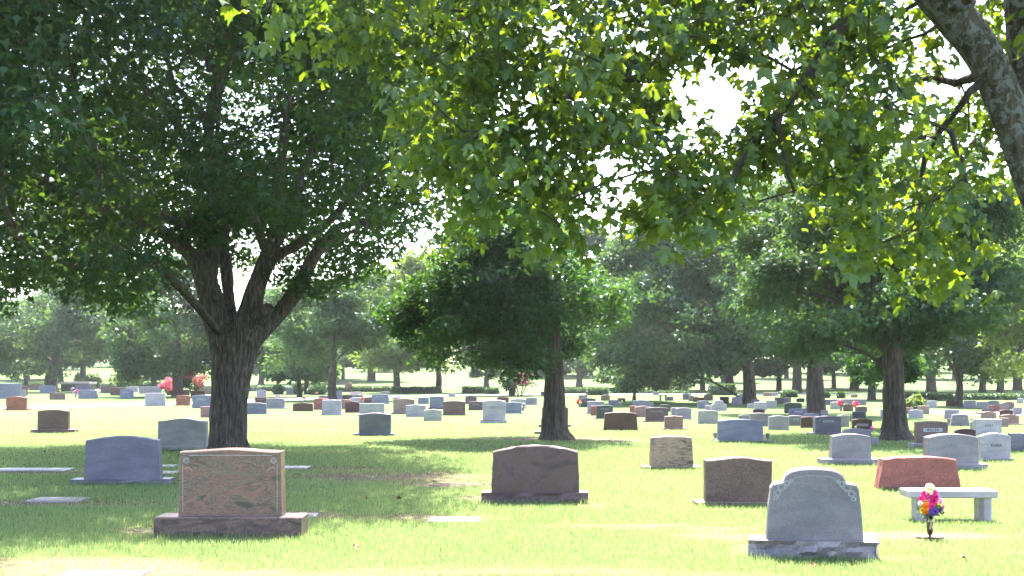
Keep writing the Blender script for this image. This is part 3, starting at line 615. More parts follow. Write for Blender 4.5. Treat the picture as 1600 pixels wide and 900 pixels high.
named = [  # px, distance, kind, scale, label
    (40, 165, 0, .85, "hazy tree with a thin trunk left of the wide hazy tree"), (190, 190, 1, .95, "hazy leaning tree in the gap between the two left trees"),
    (241, 140, 3, 1.05, "small tree left of the pink crape myrtle bushes"), (408, 185, 3, 1.2, "small young tree beyond the hedge just right of the maple trunk"),
    (468, 100, 0, .62, "slender grey trunked tree between the round clipped shrubs"), (479, 118, 0, .66, "slender dark trunked tree left of the wide clipped shrub"),
    (577, 205, 1, 1.0, "pale trunked tall tree behind the long hedge"), (536, 215, 1, .9, "pale trunked tree left of the tall one behind the long hedge"),
    (800, 108, 0, .8, "tree with reddish trunk left of the centre trunk, among small headstones"), (905, 175, 3, 1.3, "small tree just right of the centre trunk beyond the hedge"),
    (940, 230, 2, 1.2, "light green tree beyond the hedge right of the centre trunk"), (1098, 150, 0, .9, "tree behind the wide dark tree, trunk left of the tall clipped hedge"),
    (1217, 140, 0, .9, "tree with dark trunk left of the thick brown trunk"), (1303, 165, 1, .9, "tree between the thick brown trunk and the broad green tree"),
    (1362, 88, 0, .8, "tree with short dark trunk left of the slim young tree"), (1535, 120, 2, .95, "light green tree right of the several stemmed tree"),
    (1563, 105, 0, .9, "tree with dark trunk near the right picture edge"), (760, 170, 3, 1.1, "small tree over the short hedge in the centre gap"),
    (985, 135, 1, 1.3, "tall hazy tree rising behind the wide dark tree's left side"), (1140, 150, 1, 1.45, "tall hazy tree rising behind the wide dark tree's right side"), (1245, 125, 1, 1.35, "tall hazy tree rising left of the thick brown trunk"), (1335, 150, 1, 1.5, "tall hazy tree rising behind the broad green tree's left side"),
    (1455, 135, 1, 1.45, "tall hazy tree rising behind the broad green tree's right side"), (1590, 150, 1, 1.5, "tall hazy tree rising at the right picture edge"), (620, 150, 2, 1.25, "tall light green tree between the maple and the centre tree"), (130, 165, 1, 1.15, "tall hazy tree between the two left trees")]
for px, D, k, sc, lb in named: far_tree(px, D, k, sc, lb)
fr = np.random.default_rng(77)
LM = [(-300, "left picture edge"), (80, "wide hazy tree"), (278, "tall blue green tree"), (355, "maple trunk"), (519, "rounded green tree"), (685, "bright yellow green tree"), (868, "centre trunk"), (991, "small blue green tree"), (1171, "wide dark tree's trunk"), (1275, "thick brown trunk"), (1400, "broad green trunk"), (1498, "several stemmed tree"), (1640, "right picture edge")]
used = {}
def between(px, what):
    k = max(0, min(len(LM) - 2, sum(1 for q in LM if q[0] < px) - 1)); a, b = LM[k], LM[k + 1]; near_ = a if px - a[0] < b[0] - px else b
    return f"{what} {'right' if near_ is a else 'left'} of the {near_[1]}"
for D, stepx, k0, row in ((215, 92, 0, 0), (275, 80, 1, 1), (345, 74, 1, 2)):
    for px in np.arange(-60, 1680, stepx):
        k = int(fr.choice([0, 1, 2, k0])); jx, jd, js = fr.normal() * 16, fr.normal() * 14, fr.random()
        if row == 0 and (380 < px < 480 or 620 < px < 860): continue
        if row == 2 and fr.random() < .35: continue
        lb = between(px + jx, ["hazy far treeline tree", "deeper far treeline tree", "farthest treeline tree"][row]) + (", light green crown" if k == 2 else ", tall crown" if k == 1 else ", rounded crown")
        if lb in used: lb += ", shorter" if js < used[lb] else ", taller"
        used[lb] = js; far_tree(px + jx, D + jd, k, .95 + .35 * js, lb)

# crape myrtles, bushes, hedges
def bush(name, label, px, py, w, h, depth, mat, leafn, size, cat="bush", flower=None, group=None, stems=True, seed=1):
    r = np.random.default_rng(seed); D = dist(py); s = F / D; W = w / s / 2; Hh = h / s; root = tag(empty(name, (xat(px, D), D, 0)), label, cat, group)
    C = fill([(0, 0, Hh * .58, W, depth, Hh * .42)], 46, None, .3, r)
    P, nrm, tip, ss, tint = spray(C, leafn, np.full(len(C), min(W, Hh) * .42), size, .8, .3, r)
    part("foliage", leaf_cloud("foliage", P, nrm, tip, ss, mat, QUAD, QUAD_F, tint), root)["kind"] = "stuff"
    if flower:
        side, n = flower; Cf = C[(C[:, 0] * side > -W * .15) & (C[:, 2] > Hh * .35)]
        P, nrm, tip, ss, tint = spray(Cf, n, np.full(len(Cf), min(W, Hh) * .40), size * .9, .9, .2, r); P[:, 1] -= .15
        part("blossoms", leaf_cloud("blossoms", P, nrm, tip, ss, M_MYRTLE, QUAD, QUAD_F, tint), root)["kind"] = "stuff"
    mb = MB()
    for k in range(6):
        a = k * 1.05; mb.tube([(.1 * math.cos(a), .1 * math.sin(a), -.1), (.4 * W * math.cos(a), .4 * depth * math.sin(a), Hh * .4), (.6 * W * math.cos(a), .6 * depth * math.sin(a), Hh * .75)], [.05, .035, .015], 6)
    part("stems", mb.me("stems", M_BARK2), root)["kind"] = "stuff"; return root
bush("crape_myrtle", "small bright pink crape myrtle left of the dark trunk", 264, 617, 24, 26, .9, M_LEAF_H, 18, .16, flower=(0, 60), group="crape myrtles", seed=2)
bush("crape_myrtle", "large crape myrtle with pink flowers on its right, beside the maple trunk", 302, 619, 40, 44, 1.3, M_LEAF_F, 60, .17, flower=(1, 55), group="crape myrtles", seed=3)
bush("crape_myrtle", "crape myrtle with a few red blossoms left of the centre trunk", 812, 619, 50, 40, 1.8, M_LEAF_F, 55, .2, flower=(1, 14), group="crape myrtles", seed=4)
bush("shrub", "loose green shrub behind the hedge left of the tall clipped hedge", 1050, 613.5, 60, 30, 3, M_LEAF_Y, 50, .26, seed=5)
bush("shrub", "low pale green shrub left of the several stemmed tree", 1425, 640, 26, 22, .8, M_LEAF_Y, 50, .14, seed=6)
bush("shrub", "yellow green shrub between the left trees above the low tomb", 140, 607.5, 34, 24, 3, M_LEAF_Y, 55, .28, seed=7)

def hedge(label, x0, x1, yt, yb, dep=1.2, rnd=False, seed=0, name="hedge"):
    r = np.random.default_rng(900 + seed); D = dist(yb); s = F / D; W = (x1 - x0) / s; Hh = (yb - yt) / s; root = tag(empty(name, (xat((x0 + x1) / 2, D), D + dep / 2, 0)), label, "hedge" if not rnd else "shrub", "clipped hedges and shrubs")
    n = int(900 + 120 * W)
    if rnd:
        d = unit(r.normal(size=(n, 3))); P = d * (.86 + .16 * r.random((n, 1))) * np.array([W / 2, W / 2 if W < 2.5 else dep, Hh / 2]) + np.array([0, 0, Hh / 2]); nr_ = d
        th = np.linspace(0, np.pi, 9); mb = MB(); mb.lathe([(max(.02, math.sin(a)) * W / 2 * .86, Hh / 2 - math.cos(a) * Hh / 2 * .86) for a in th], 14); core = mb
        if W >= 2.5: core.v = [(a, b * dep * 2 / W, c) for a, b, c in core.v]
    else:
        u = r.random((n, 3)) - .5; fc = r.choice(3, n, p=[.08, .52, .40]); sg = np.where(r.random(n) < .5, -.5, .5); sg = np.where(fc == 2, .5, sg); u[np.arange(n), fc] = sg; nr_ = np.zeros((n, 3)); nr_[np.arange(n), fc] = np.sign(sg)
        P = u * np.array([W, dep, Hh]) * (1 + .05 * r.normal(size=(n, 1)) * .6) + np.array([0, 0, Hh / 2]); P[:, 2] += .10 * Hh * (vnoise(P[:, 0] * .8, P[:, 1], seed) - .5)
        core = MB(); core.box((0, 0, Hh * .46), (W * .96, dep * .9, Hh * .88))
    nrm = unit(nr_ + .8 * r.normal(size=(n, 3))); tip = nr_ + r.normal(size=(n, 3)) * .8
    f_ = leaf_cloud("foliage", P, nrm, tip, (.22 + .15 * r.random(n)) * max(.6, min(1.0, Hh)), M_LEAF_H, QUAD, QUAD_F, r.random(n)); part("foliage", f_, root)["kind"] = "stuff"; part("branches", core.me("branches", M_CORE), root)
for i, (lb, a, b, c, d) in enumerate([
    ("long low hedge right of the maple trunk, behind two round shrubs", 386, 520, 604, 611.5), ("low hedge behind the rounded pink monument", 520, 611, 605, 612.5), ("long low hedge left of the small forked trunk", 611, 685, 606, 614.5),
    ("short dark hedge in the open gap left of the centre tree", 723, 758, 606, 614.5), ("small clipped hedge next to the short dark one", 760, 778, 608, 616), ("low hedge just right of the centre trunk", 882, 916, 608, 615.5),
    ("square clipped hedge block right of the centre trunk", 918, 950, 608, 617.5), ("low hedge behind the small blue green tree", 953, 990, 608, 614), ("long thin hedge left of the tall clipped hedge", 1000, 1075, 612, 615.5),
    ("tall dark clipped hedge in the middle of the right half", 1111, 1149, 603, 617.5), ("small dark hedge left of the thick brown trunk", 1227, 1245, 612.5, 621), ("dark long hedge right of the broad green tree", 1425, 1462, 616, 625), ("shorter dark hedge left of the several stemmed tree", 1466, 1490, 617.5, 626),
    ("long hedge line behind the left rows under the trees", 178, 262, 598, 607), ("hedge at the far left behind the headstones", 20, 62, 599, 607), ("long dark hedge at the right edge behind pale headstones", 1505, 1600, 617.5, 625)]): hedge(lb, a, b, c, d, 1.4, False, i)
for i, (lb, a, b, c, d) in enumerate([
    ("round clipped shrub just right of the maple trunk", 426, 440, 603, 616), ("clipped shrub half hidden by a slender grey trunk", 456, 470, 603, 616.5), ("wide rounded shrub with a small flower in front", 481, 507, 602, 617),
    ("small round topiary right of the thick brown trunk, left one", 1290.5, 1297.5, 614, 622), ("small round topiary right of the thick brown trunk, right one", 1312, 1321, 613.5, 622.5)]): hedge(lb, a, b, c, d, 1.0, True, 40 + i, "clipped_shrub")

# ------------------------------------------------------------------ headstones
def die_profile(w, h, tp, style, rs, n=15):
    """outline (x,z) from bottom left over the top to bottom right"""
    tw = w / 2 - tp; L = [(-w / 2 + (w / 2 - tw) * k / 5, (h - rs) * k / 5) for k in range(5)]; T = []
    if style == 'shoulder':
        hs = h - rs; T = [(-tw, hs * .80), (-tw * .99, hs * .90), (-tw * .93, hs * .965), (-tw * .84, hs * .99), (-tw * .745, hs), (-tw * .70, hs + rs * .12), (-tw * .63, hs + rs * .55), (-tw * .52, hs + rs * .80), (-tw * .36, hs + rs * .94), (-tw * .18, hs + rs * .99)]
        T = T + [(0, h)] + [(-a, b) for a, b in T[::-1]]; L = [p for p in L if p[1] < hs * .78]
    elif style == 'step':
        T = [(-tw, h * .55), (-tw * .9, h * .62), (-tw * .62, h * .70), (-tw * .56, h * .88), (-tw * .4, h * .97), (0, h)]; T = T + [(-a, b) for a, b in T[-2::-1]]; L = [p for p in L if p[1] < h * .5]
    elif style == 'round':
        T = [(tw * math.sin(a), h - rs + rs * math.cos(a)) for a in np.linspace(-math.pi / 2, math.pi / 2, n)]
    else:
        for u in np.linspace(-1, 1, n):
            if style == 'serp': z = h - rs * (.5 - .5 * math.cos(math.pi * abs(u)))
            elif style == 'arc': z = h - rs * u * u
            elif style == 'gable': z = h - rs * abs(u)
            else: z = h - rs * .15 * u * u
            T.append((u * tw, z))
        L = [(-w / 2 + (w / 2 - tw) * k / 5, T[0][1] * k / 5) for k in range(5)]
    return L + T + [(-a, b) for a, b in L[::-1]]
def die_mesh(w, h, t, tp, style, rs, mat, rock=0.0, seed=0, bev=.012):
    pr = np.array(die_profile(w, h, tp, style, rs)); n = len(pr); r = np.random.default_rng(seed + 1)
    if style == 'corner': pass
    c = np.array([0, h * .5]); bev = min(bev, h * .03); rings = []
    sc_in = np.array([1 - 2 * bev / w, 1 - bev / h]); inner = pr * sc_in
    inner[0, 1] = inner[-1, 1] = 0
    nmid = 3 if rock else 0
    ys = [(-t / 2, inner), (-t / 2 + bev, pr)] + [(-t / 2 + bev + (t - 2 * bev) * (k + 1) / (nmid + 1), pr) for k in range(nmid)] + [(t / 2 - bev, pr), (t / 2, inner)]
    V = []
    for i, (y, p) in enumerate(ys):
        q = p.copy()
        if rock and 1 <= i <= len(ys) - 2:
            d = q - c; d /= np.linalg.norm(d, axis=1)[:, None]; amp = rock * (1.0 if 2 <= i <= len(ys) - 3 else .55)
            m = (r.random(n) - .35)[:, None] * amp; m[0] = m[-1] = 0; q = q + d * m
        V += [(a, y + (r.normal() * rock * .12 if rock and i in (1, len(ys) - 2) else 0), b) for a, b in q]
    f = []
    for i in range(len(ys) - 1):
        for k in range(n): f.append((i * n + k, (i + 1) * n + k, (i + 1) * n + (k + 1) % n, i * n + (k + 1) % n))
    f.append(tuple(range(n))); f.append(tuple((len(ys) - 1) * n + k for k in range(n - 1, -1, -1)))
    return mesh("die", np.array(V), f, mat), pr
def base_mesh(w, d, h, mat, rock=0.0, seed=0):
    r = np.random.default_rng(seed + 7)
    if not rock:
        b = .012; mb = MB(); z0 = -.12
        ring = lambda x, y, z: [(-x, -y, z), (x, -y, z), (x, y, z), (-x, y, z)]
        v = ring(w / 2, d / 2, z0) + ring(w / 2, d / 2, h - b) + ring(w / 2 - b, d / 2 - b, h)
        mb.add(v, [(0, 1, 5, 4), (1, 2, 6, 5), (2, 3, 7, 6), (3, 0, 4, 7), (4, 5, 9, 8), (5, 6, 10, 9), (6, 7, 11, 10), (7, 4, 8, 11), (8, 9, 10, 11)]); return mb.me("base", mat)
    nx_, nz = max(14, int(w / .04)), 7; V = []; f = []      # rock pitched: perimeter walls pushed in and out
    per = [(-w / 2 + w * i / nx_, -d / 2, 0, -1) for i in range(nx_)] + [(w / 2, -d / 2 + d * i / 6, 1, 0) for i in range(6)] + [(w / 2 - w * i / nx_, d / 2, 0, 1) for i in range(nx_)] + [(-w / 2, d / 2 - d * i / 6, -1, 0) for i in range(6)]
    n = len(per); zs = np.linspace(-.12, h, nz)
    for j, z in enumerate(zs):
        for i, (x, y, a, b) in enumerate(per):
            g = fbm(np.array([i * .21 + seed]), np.array([z * 9 + seed * 3.1]), 5, 3)[0]; k = rock * (g - .62) * 2.4 if 0 < j < nz - 1 else (-rock * .12 if j else -rock * .7)
            V.append((x + a * k, y + b * k, z + (r.normal() * .006 if 0 < j < nz - 1 else 0)))
    for j in range(nz - 1):
        for i in range(n): f.append((j * n + i, j * n + (i + 1) % n, (j + 1) * n + (i + 1) % n, (j + 1) * n + i))
    f.append(tuple((nz - 1) * n + i for i in range(n))); return mesh("base", np.array(V), f, mat)

def word(text, size, mat, depth=.004):
    cu = bpy.data.curves.new("w", 'FONT'); cu.body = text; cu.size = size; cu.align_x = 'CENTER'; cu.align_y = 'CENTER'; cu.extrude = depth; cu.offset = size * .02; cu.space_character = 1.25
    o = bpy.data.objects.new("w", cu); col.objects.link(o); me = bpy.data.meshes.new_from_object(o.evaluated_get(bpy.context.evaluated_depsgraph_get())); bpy.data.objects.remove(o); me.materials.clear(); me.materials.append(mat); return me
def scrawl(w, h, mat, seed, rows=1):
    r = np.random.default_rng(seed + 300); mb = MB()
    for j in range(rows):
        x = -w / 2; z = (j - (rows - 1) / 2) * h * 1.6
        while x < w / 2 - h * .3:
            k = h * (.45 + .3 * r.random()); mb.box((x + k * .15, 0, z), (k * .22, .008, h)); mb.box((x + k * .45, 0, z + h * (r.random() - .5) * .8), (k * .5, .008, h * .2)); x += k + h * .18
    return mb.me("lettering", mat)

STONE_GROUP = "headstones on the lawn"; NEAR = []
def stone(label, mat, x0, x1, yt, yb, style='serp', rs=.10, base=None, tp=.0, rot=0.0, t=None, rock=0.0, brock=0.0, bmat=None, plate=None, seed=[0]):
    """x0..yb: extent of the upright die in the photo; base: (x0, x1, bottom row)"""
    seed[0] += 1; sd = seed[0]
    yg = base[2] if base else yb; D = dist(yg); s = F / D
    w = (x1 - x0) / s; h = (yb - yt) / s; t = t or max(.14, min(.26, .28 * h)); bh = 0.0
    root = empty("headstone", (xat((x0 + x1) / 2, D), D, 0), rot); tag(root, label, "headstone", STONE_GROUP)
    bd = t + .16; yoff = t / 2
    if base:
        bw = (base[1] - base[0]) / s; bh = (base[2] - yb) / s; bh = max(bh, .05); xo = ((base[0] + base[1]) / 2 - (x0 + x1) / 2) / s
        part("base", base_mesh(bw, bd, bh, G[bmat or mat], brock, sd), root, (xo, bd / 2, 0)); yoff = bd / 2
    else: h += .06
    me, pr = die_mesh(w, h, t, tp * w, style, rs * h, G[mat], rock, sd)
    z0 = bh - .002 if base else -.06
    die = part("die", me, root, (0, yoff, z0)); fy = yoff - t / 2
    if plate:
        pw, ph, pz, mk = plate[0] * w, plate[1] * h, plate[2] * h + z0, plate[3]
        if mk.startswith("plate"):
            mb = MB(); mb.box((0, 0, 0), (pw, .012, ph)); pl = part("nameplate", mb.me("nameplate", M_FROST), root, (0, fy - .004, pz))
            if mk == "plate": part("lettering", scrawl(pw * .8, ph * .5, M_LET_D, sd), pl, (0, -.007, 0))["kind"] = "stuff"
            else: part("lettering", word(mk[6:], ph * .85, M_LET_D), pl, (0, -.008, 0), (math.pi / 2, 0, 0))["kind"] = "stuff"
        elif mk.startswith("word"):
            part("lettering", word(mk[5:], ph, M_LET_D), root, (0, fy - .003, pz), (math.pi / 2, 0, 0))["kind"] = "stuff"
        else: part("lettering", scrawl(pw, ph, M_LET_L if mk == "pale" else M_LET_D, sd, 2 if mk == "pale2" else 1), root, (0, fy - .002, pz))["kind"] = "stuff"
    if D < 34: NEAR.append((root.location.x, D, (bw if base else w) / 2, rot))
    root["fy"] = fy; root["z0"] = z0; root["w"] = w; root["h"] = h
    return root
P1 = (.5, .10, .68, "pale"); PL = (.42, .16, .68, "plate")
# ---- front rows
n2 = stone("big rose banded granite headstone on a polished base in front of the maple", "rose_band", 275, 438, 702, 808, 'serp', .04, (240, 471, 840), .012, 0.0, .26, 0, 0, "rose_base")
n1 = stone("grey granite headstone with curved shoulders on a rough base, nearest at the right", "grey", 1199, 1349, 733, 846, 'shoulder', .20, (1171, 1375, 874), .045, -.16, .24, .006, .11, "ash")
stone("blue grey headstone with arched top left of the rose banded one", "slate", 129, 247, 682, 749, 'arc', .10, (110, 264, 758), .025, .05, .22, .012, .02)
n4 = stone("clouded brown headstone with clipped corners on a rough base, front centre", "brown_band", 768, 906, 697, 770, 'arc', .13, (752, 920, 787), .02, 0, .24, .018, .035, "purplebrown")
stone("speckled brown headstone left of the curved grey one", "brown", 1104, 1208, 716, 786, 'serp', .07, (1088, 1216, 791), .0, -.03, .24, .006)
stone("reddish granite headstone of trapezoid shape with rough top behind the bench", "red", 1371, 1504, 714, 766, 'arc', .07, None, .075, 0, .26, .02)
stone("striped tan and black granite headstone in the middle of the lawn", "stripe", 1016, 1085, 682, 729, 'arc', .05, (1003, 1098, 733), .04, 0, .22)
stone("pale green grey headstone touching the maple trunk on its left", "greengrey", 244, 321, 654, 697, 'serp', .10, (240, 326, 705), .015, 0, .24)
stone("brown headstone with carved arch border standing alone at the left", "brown", 58, 105, 640, 671, 'arc', .08, (49, 116, 676), 0, .1, .24, .01)
stone("light blue grey headstone on a wide base left of the shaded strip", "bluegrey", 560, 610, 645, 677, 'serp', .07, (552, 615, 681), .0, 0, .24)
stone("plain grey headstone with rounded top on a long base behind the red trapezoid one", "grey", 1301, 1364, 678, 717, 'arc', .10, (1285, 1377, 727), .035, 0, .24)
stone("wide pale grey headstone with framed panel right of the red trapezoid one", "grey", 1452, 1534, 678, 725, 'arc', .12, (1444, 1545, 735), .01, .05, .26, plate=None)
stone("white rough edged headstone with short dark lettering near the right edge", "pale", 1536, 1583, 677, 717, 'arc', .12, (1534, 1586, 721), 0, .06, .2, .02, .02, plate=(.5, .14, .52, "word RAMA"))
stone("dark blue grey headstone cut by the right edge behind the white rough one", "slate", 1578, 1625, 677, 706, 'flat', .05)
stone("brown headstone with a pale nameplate beside the broad green tree", "brown", 1435, 1484, 658, 693, 'arc', .06, (1427, 1490, 699), 0, .04, .22, bmat="lilac", plate=(.62, .17, .60, "plate MILLER"))
stone("large blue green headstone between two small urns", "bluegrey", 1123, 1194, 655, 688, 'arc', .08, (1119, 1205, 691), .012, 0, .25)
stone("dark blue headstone with a small nameplate in tree shade", "slate", 1275, 1317, 650, 676, 'arc', .07, (1267, 1320, 679), .0, .1, .24, plate=PL)
stone("white grey headstone right of the large blue green one", "pale", 1201, 1233, 649, 672, 'serp', .07, None, .02)
stone("wide mahogany headstone tapering upward, right of the centre trunk", "mahogany", 943, 997, 644, 672, 'arc', .06, None, .045, 0, .26)
stone("small pink granite headstone in front of a brown one", "pink", 1039, 1068, 650, 669, 'gable', .06, (1034, 1074, 671))
stone("white blocky headstone on a base left of the centre trunk", "white", 754, 790, 625, 656, 'arc', .06, (750, 792, 661), .0, 0, .24, .01, .02, plate=(.4, .12, .62, "dark"))
stone("brown headstone half hidden behind the centre trunk", "brown", 847, 888, 636, 663, 'flat', .05, (842, 892, 667))
stone("lower brown headstone leaning out left of the centre trunk", "brown", 845, 882, 652, 674, 'flat', .05, (835, 886, 678), .03)
stone("low pale headstone just behind the plain grey one", "pale", 1318, 1361, 669, 684, 'serp', .15)
stone("small grey stone right of the plain grey headstone", "grey", 1361, 1373, 684, 697, 'flat', .05)
stone("dark maroon low headstone behind the wide pale grey one", "maroon", 1494, 1525, 670, 688, 'arc', .12)
stone("white headstone with uneven top near the right edge, dark mark on it", "white", 1524, 1566, 655, 680, 'flat', .06, None, 0, .05, .24, .012, plate=(.3, .12, .66, "dark"))
stone("pale grey narrow headstone at the left shoulder of the uneven white one", "pale", 1518, 1530, 657, 676, 'arc', .1)
# ---- middle rows, left
stone("orange headstone on a low base at the far left", "orange", 8, 40, 619, 639, 'gable', .10, (3, 45, 641))
stone("large pale grey headstone cut by the left picture edge", "bluegrey", -45, 31, 599, 623, 'flat', .05, None, 0, -.05, .5)
stone("red brown headstone behind the large pale one at the left edge", "mahogany", 30, 42, 603, 618, 'flat', .05)
stone("tiny grey headstone between the large pale one and the orange one", "grey", 32, 40, 609, 620, 'flat', .05)
stone("low small brown headstone between two grey ones at the left", "brown", 77, 101, 614, 624.5, 'flat', .06)
stone("grey headstone below the wide hazy tree", "bluegrey", 62, 86, 602, 614.5, 'arc', .08)
stone("dark brown headstone below the hazy trees at the left", "purplebrown", 46, 61, 601, 610, 'flat', .05)
stone("grey headstone flanked by white and pink bouquets", "bluegrey", 122, 150, 609, 623, 'arc', .06, None, .0, 0, None, plate=P1)
stone("grey headstone directly behind the one flanked by bouquets", "bluegrey", 117, 141, 601, 613, 'arc', .10)
stone("wide purple brown headstone in tree shade at the left", "purplebrown", 157, 182, 602, 614.5, 'arc', .06)
stone("red brown headstone in tree shade at the left", "mahogany", 172, 195, 606, 618, 'flat', .06)
stone("grey headstone in front of a red brown one at the left", "bluegrey", 187, 208, 608, 622.5, 'arc', .08, None, .02, plate=P1)
stone("pale headstone behind a grey one, left of the small tree", "pale", 197, 215, 603.5, 613, 'arc', .08)
stone("long grey headstone below the small tree", "grey", 217, 252, 604, 615, 'flat', .05)
stone("light grey headstone alone beside the drive", "pale", 226, 258, 614, 634, 'flat', .08, None, .015)
stone("orange headstone with side wings left of the maple trunk", "orange", 274, 296, 618, 633, 'arc', .12, (271, 299, 633.6), plate=P1)
stone("grey headstone partly behind the left side of the maple trunk", "bluegrey", 300, 330, 617, 637.5, 'arc', .06, None, 0, 0, None, plate=P1)
stone("pinkish headstone mostly hidden by the maple trunk", "pink", 313, 344, 635, 652, 'flat', .06)
stone("small red brown headstone right of the dark trunk by the crape myrtle", "mahogany", 285, 296, 609, 618, 'arc', .08)
stone("brown headstone left of the dark trunk by the crape myrtle", "brown", 263, 275, 607, 617, 'arc', .08)
stone("dark maroon headstone under the large crape myrtle", "maroon", 298, 320, 610, 618.5, 'arc', .08)
stone("wide tan headstone behind the maple trunk's left edge", "tan", 303, 332, 603, 616, 'flat', .06)
stone("grey headstone with pale lettering just right of the maple trunk", "bluegrey", 382, 416, 629, 647, 'arc', .10, None, .0, 0, None, plate=(.6, .2, .62, "pale2"))
stone("grey headstone with nameplate, second right of the maple trunk", "grey", 415, 444, 622, 637, 'arc', .08, (413, 449, 638.5), 0, 0, None, plate=P1)
stone("small maroon headstone behind the grey lettered one", "maroon", 398, 416, 621, 630, 'flat', .06, None, 0, 0, None, plate=P1)
stone("upright pale headstone above the small maroon one", "pale", 401, 415, 609, 621.5, 'arc', .06)
stone("dark red headstone with arched top right of the maple", "mahogany", 457, 489, 629, 642.5, 'gable', .10, None, .02)
stone("bright red headstone next to the dark trunk", "red", 490, 513, 622, 640, 'arc', .06, None, 0, 0, None, plate=P1)
stone("pale blue rough headstone in front of the bright red one", "pale", 502, 533, 626, 648, 'flat', .06, (501, 535, 648.6), .04, 0, .26, .012)
stone("grey low headstone behind the bright red one", "grey", 498, 512, 618, 625, 'arc', .1)
stone("tall pale narrow headstone right of the dark elm trunk", "pale", 526, 534, 610, 626, 'flat', .05)
stone("small brown headstone right of the tall pale narrow one", "brown", 534, 550, 617, 625, 'arc', .08)
stone("far grey headstone above the flower decked red one", "grey", 547, 566, 612, 620, 'arc', .08)
stone("flat grey headstone below the far grey one", "grey", 549, 568, 616.5, 623.5, 'arc', .08)
stone("pale grey headstone behind the dark red one", "pale", 546, 568, 621, 631, 'arc', .10)
stone("pink headstone between the pale blue rough one and the dark red one", "pink", 530, 549, 624, 639, 'arc', .08)
stone("dark red headstone beside the pale green wide one", "maroon", 539, 562, 627, 644.5, 'gable', .08)
stone("red headstone decked with salmon flowers", "mahogany", 569, 588, 620, 630, 'arc', .10, None, 0, 0, None, plate=P1)
stone("pale green wide headstone directly behind the light blue grey one", "greengrey", 561, 600, 631, 648, 'flat', .05, (557, 603, 649))
stone("tiny grey headstone in front of the hedge right of the maple", "pale", 392, 401, 605, 611.5, 'flat', .05)
stone("low white headstone in front of the hedge", "white", 413, 424, 605, 610.5, 'flat', .05)
stone("small slate headstone between two clipped shrubs", "slate", 447, 457.5, 605, 617, 'arc', .08)
stone("rounded pink monument in front of the hedge", "pink", 539, 550, 597, 612.5, 'round', .35)
# ---- middle rows, centre
stone("far small grey headstone in front of the long hedge", "grey", 595, 608, 611, 618, 'arc', .08)
stone("grey headstone with nameplate, tapering to the left", "bluegrey", 580, 607, 616, 630, 'gable', .08, (579, 611, 631), 0, 0, None, plate=P1)
stone("low grey headstone behind the large brown grey arched one", "grey", 614, 631, 620, 628, 'arc', .1)
stone("large brown grey headstone with arched top on a base", "tan", 614, 647, 622.5, 644, 'arc', .08, (611, 650, 647), 0, 0, .3, .006)
stone("blue grey headstone left of the upright one with dark foot", "bluegrey", 653, 670, 621, 631, 'flat', .06)
stone("upright blue grey headstone with dark foot", "bluegrey", 671, 693, 619, 637, 'arc', .06, (669, 694, 639), 0, 0, None, bmat="maroon", plate=P1)
stone("light grey headstone in front of the large brown grey one", "pale", 634, 665, 632, 651, 'gable', .07)
stone("plain brown headstone with arched top left of the white blocky one", "brown", 692, 727, 627, 648, 'arc', .08, (690, 732, 649))
stone("green grey small headstone in front of the plain brown one", "greengrey", 662, 690, 639, 657.5, 'gable', .10)
stone("small purple headstone near the drive left of centre", "purplebrown", 727, 745, 618, 631, 'round', .30)
stone("dark brown headstone directly left of the white blocky one", "purplebrown", 732, 754, 627, 641, 'arc', .06, None, 0, 0, None, plate=P1)
stone("grey headstone directly right of the white blocky one", "bluegrey", 789, 815, 629, 645, 'arc', .08, (788, 819, 646), 0, 0, None, plate=(.7, .14, .3, "pale"))
stone("green grey headstone behind two grey ones left of the centre trunk", "greengrey", 798, 822, 623, 638, 'arc', .08)
stone("grey headstone nearest left of the centre trunk in the far row", "grey", 822, 839, 621, 631, 'arc', .08, (821, 842, 632.5), 0, 0, None, plate=P1)
stone("dark maroon headstone behind the white blocky one", "maroon", 776, 795, 620, 629, 'arc', .12)
stone("far grey headstone first right of the centre trunk", "grey", 904, 918, 617, 625, 'flat', .05)
stone("dark green headstone with red flowers at its left", "darkgreen", 907, 931, 622, 636, 'arc', .12, None, 0, 0, None, plate=P1)
stone("grey headstone behind the small red one right of the centre trunk", "lilac", 918, 944, 627, 645, 'arc', .04, (916, 946, 646.5))
stone("small red headstone beside a dark green grey one", "red", 923, 936, 634, 649, 'flat', .05)
stone("dark green grey headstone with nameplate behind the mahogany one", "darkgreen", 932, 958, 634, 653, 'arc', .06, (929, 960, 654), 0, 0, None, plate=P1)
stone("grey headstone in the gap above the mahogany one", "grey", 951, 967, 625, 633, 'flat', .06)
stone("far grey brown headstone in the centre gap", "tan", 939, 953, 617, 625.5, 'arc', .1)
stone("small far red headstone in the centre gap", "mahogany", 965, 977, 622, 629, 'flat', .05)
stone("pale blue headstone under the small blue green tree", "bluegrey", 989, 1015, 625, 638, 'arc', .10, None, 0, 0, None, plate=P1)
stone("tiny grey headstone right of the pale blue one", "grey", 1014, 1021, 629, 637, 'flat', .05)
stone("red stone at the left of the rose headstone", "red", 984, 994, 634, 645, 'flat', .05)
stone("rose headstone behind the brown speckled one", "pink", 992, 1018, 634, 651.5, 'serp', .10, None, 0, 0, None, plate=P1)
stone("brown speckled headstone left of the small pink granite one", "purplebrown", 1009, 1045, 637, 657.5, 'arc', .06, (1004, 1046, 659), 0, 0, None, plate=P1)
stone("dark grey headstone behind the brown speckled one", "darkgreen", 1031, 1048, 632, 643, 'arc', .08)
stone("pale lilac narrow headstone behind the small pink one", "lilac", 1049, 1060, 637, 651, 'flat', .05)
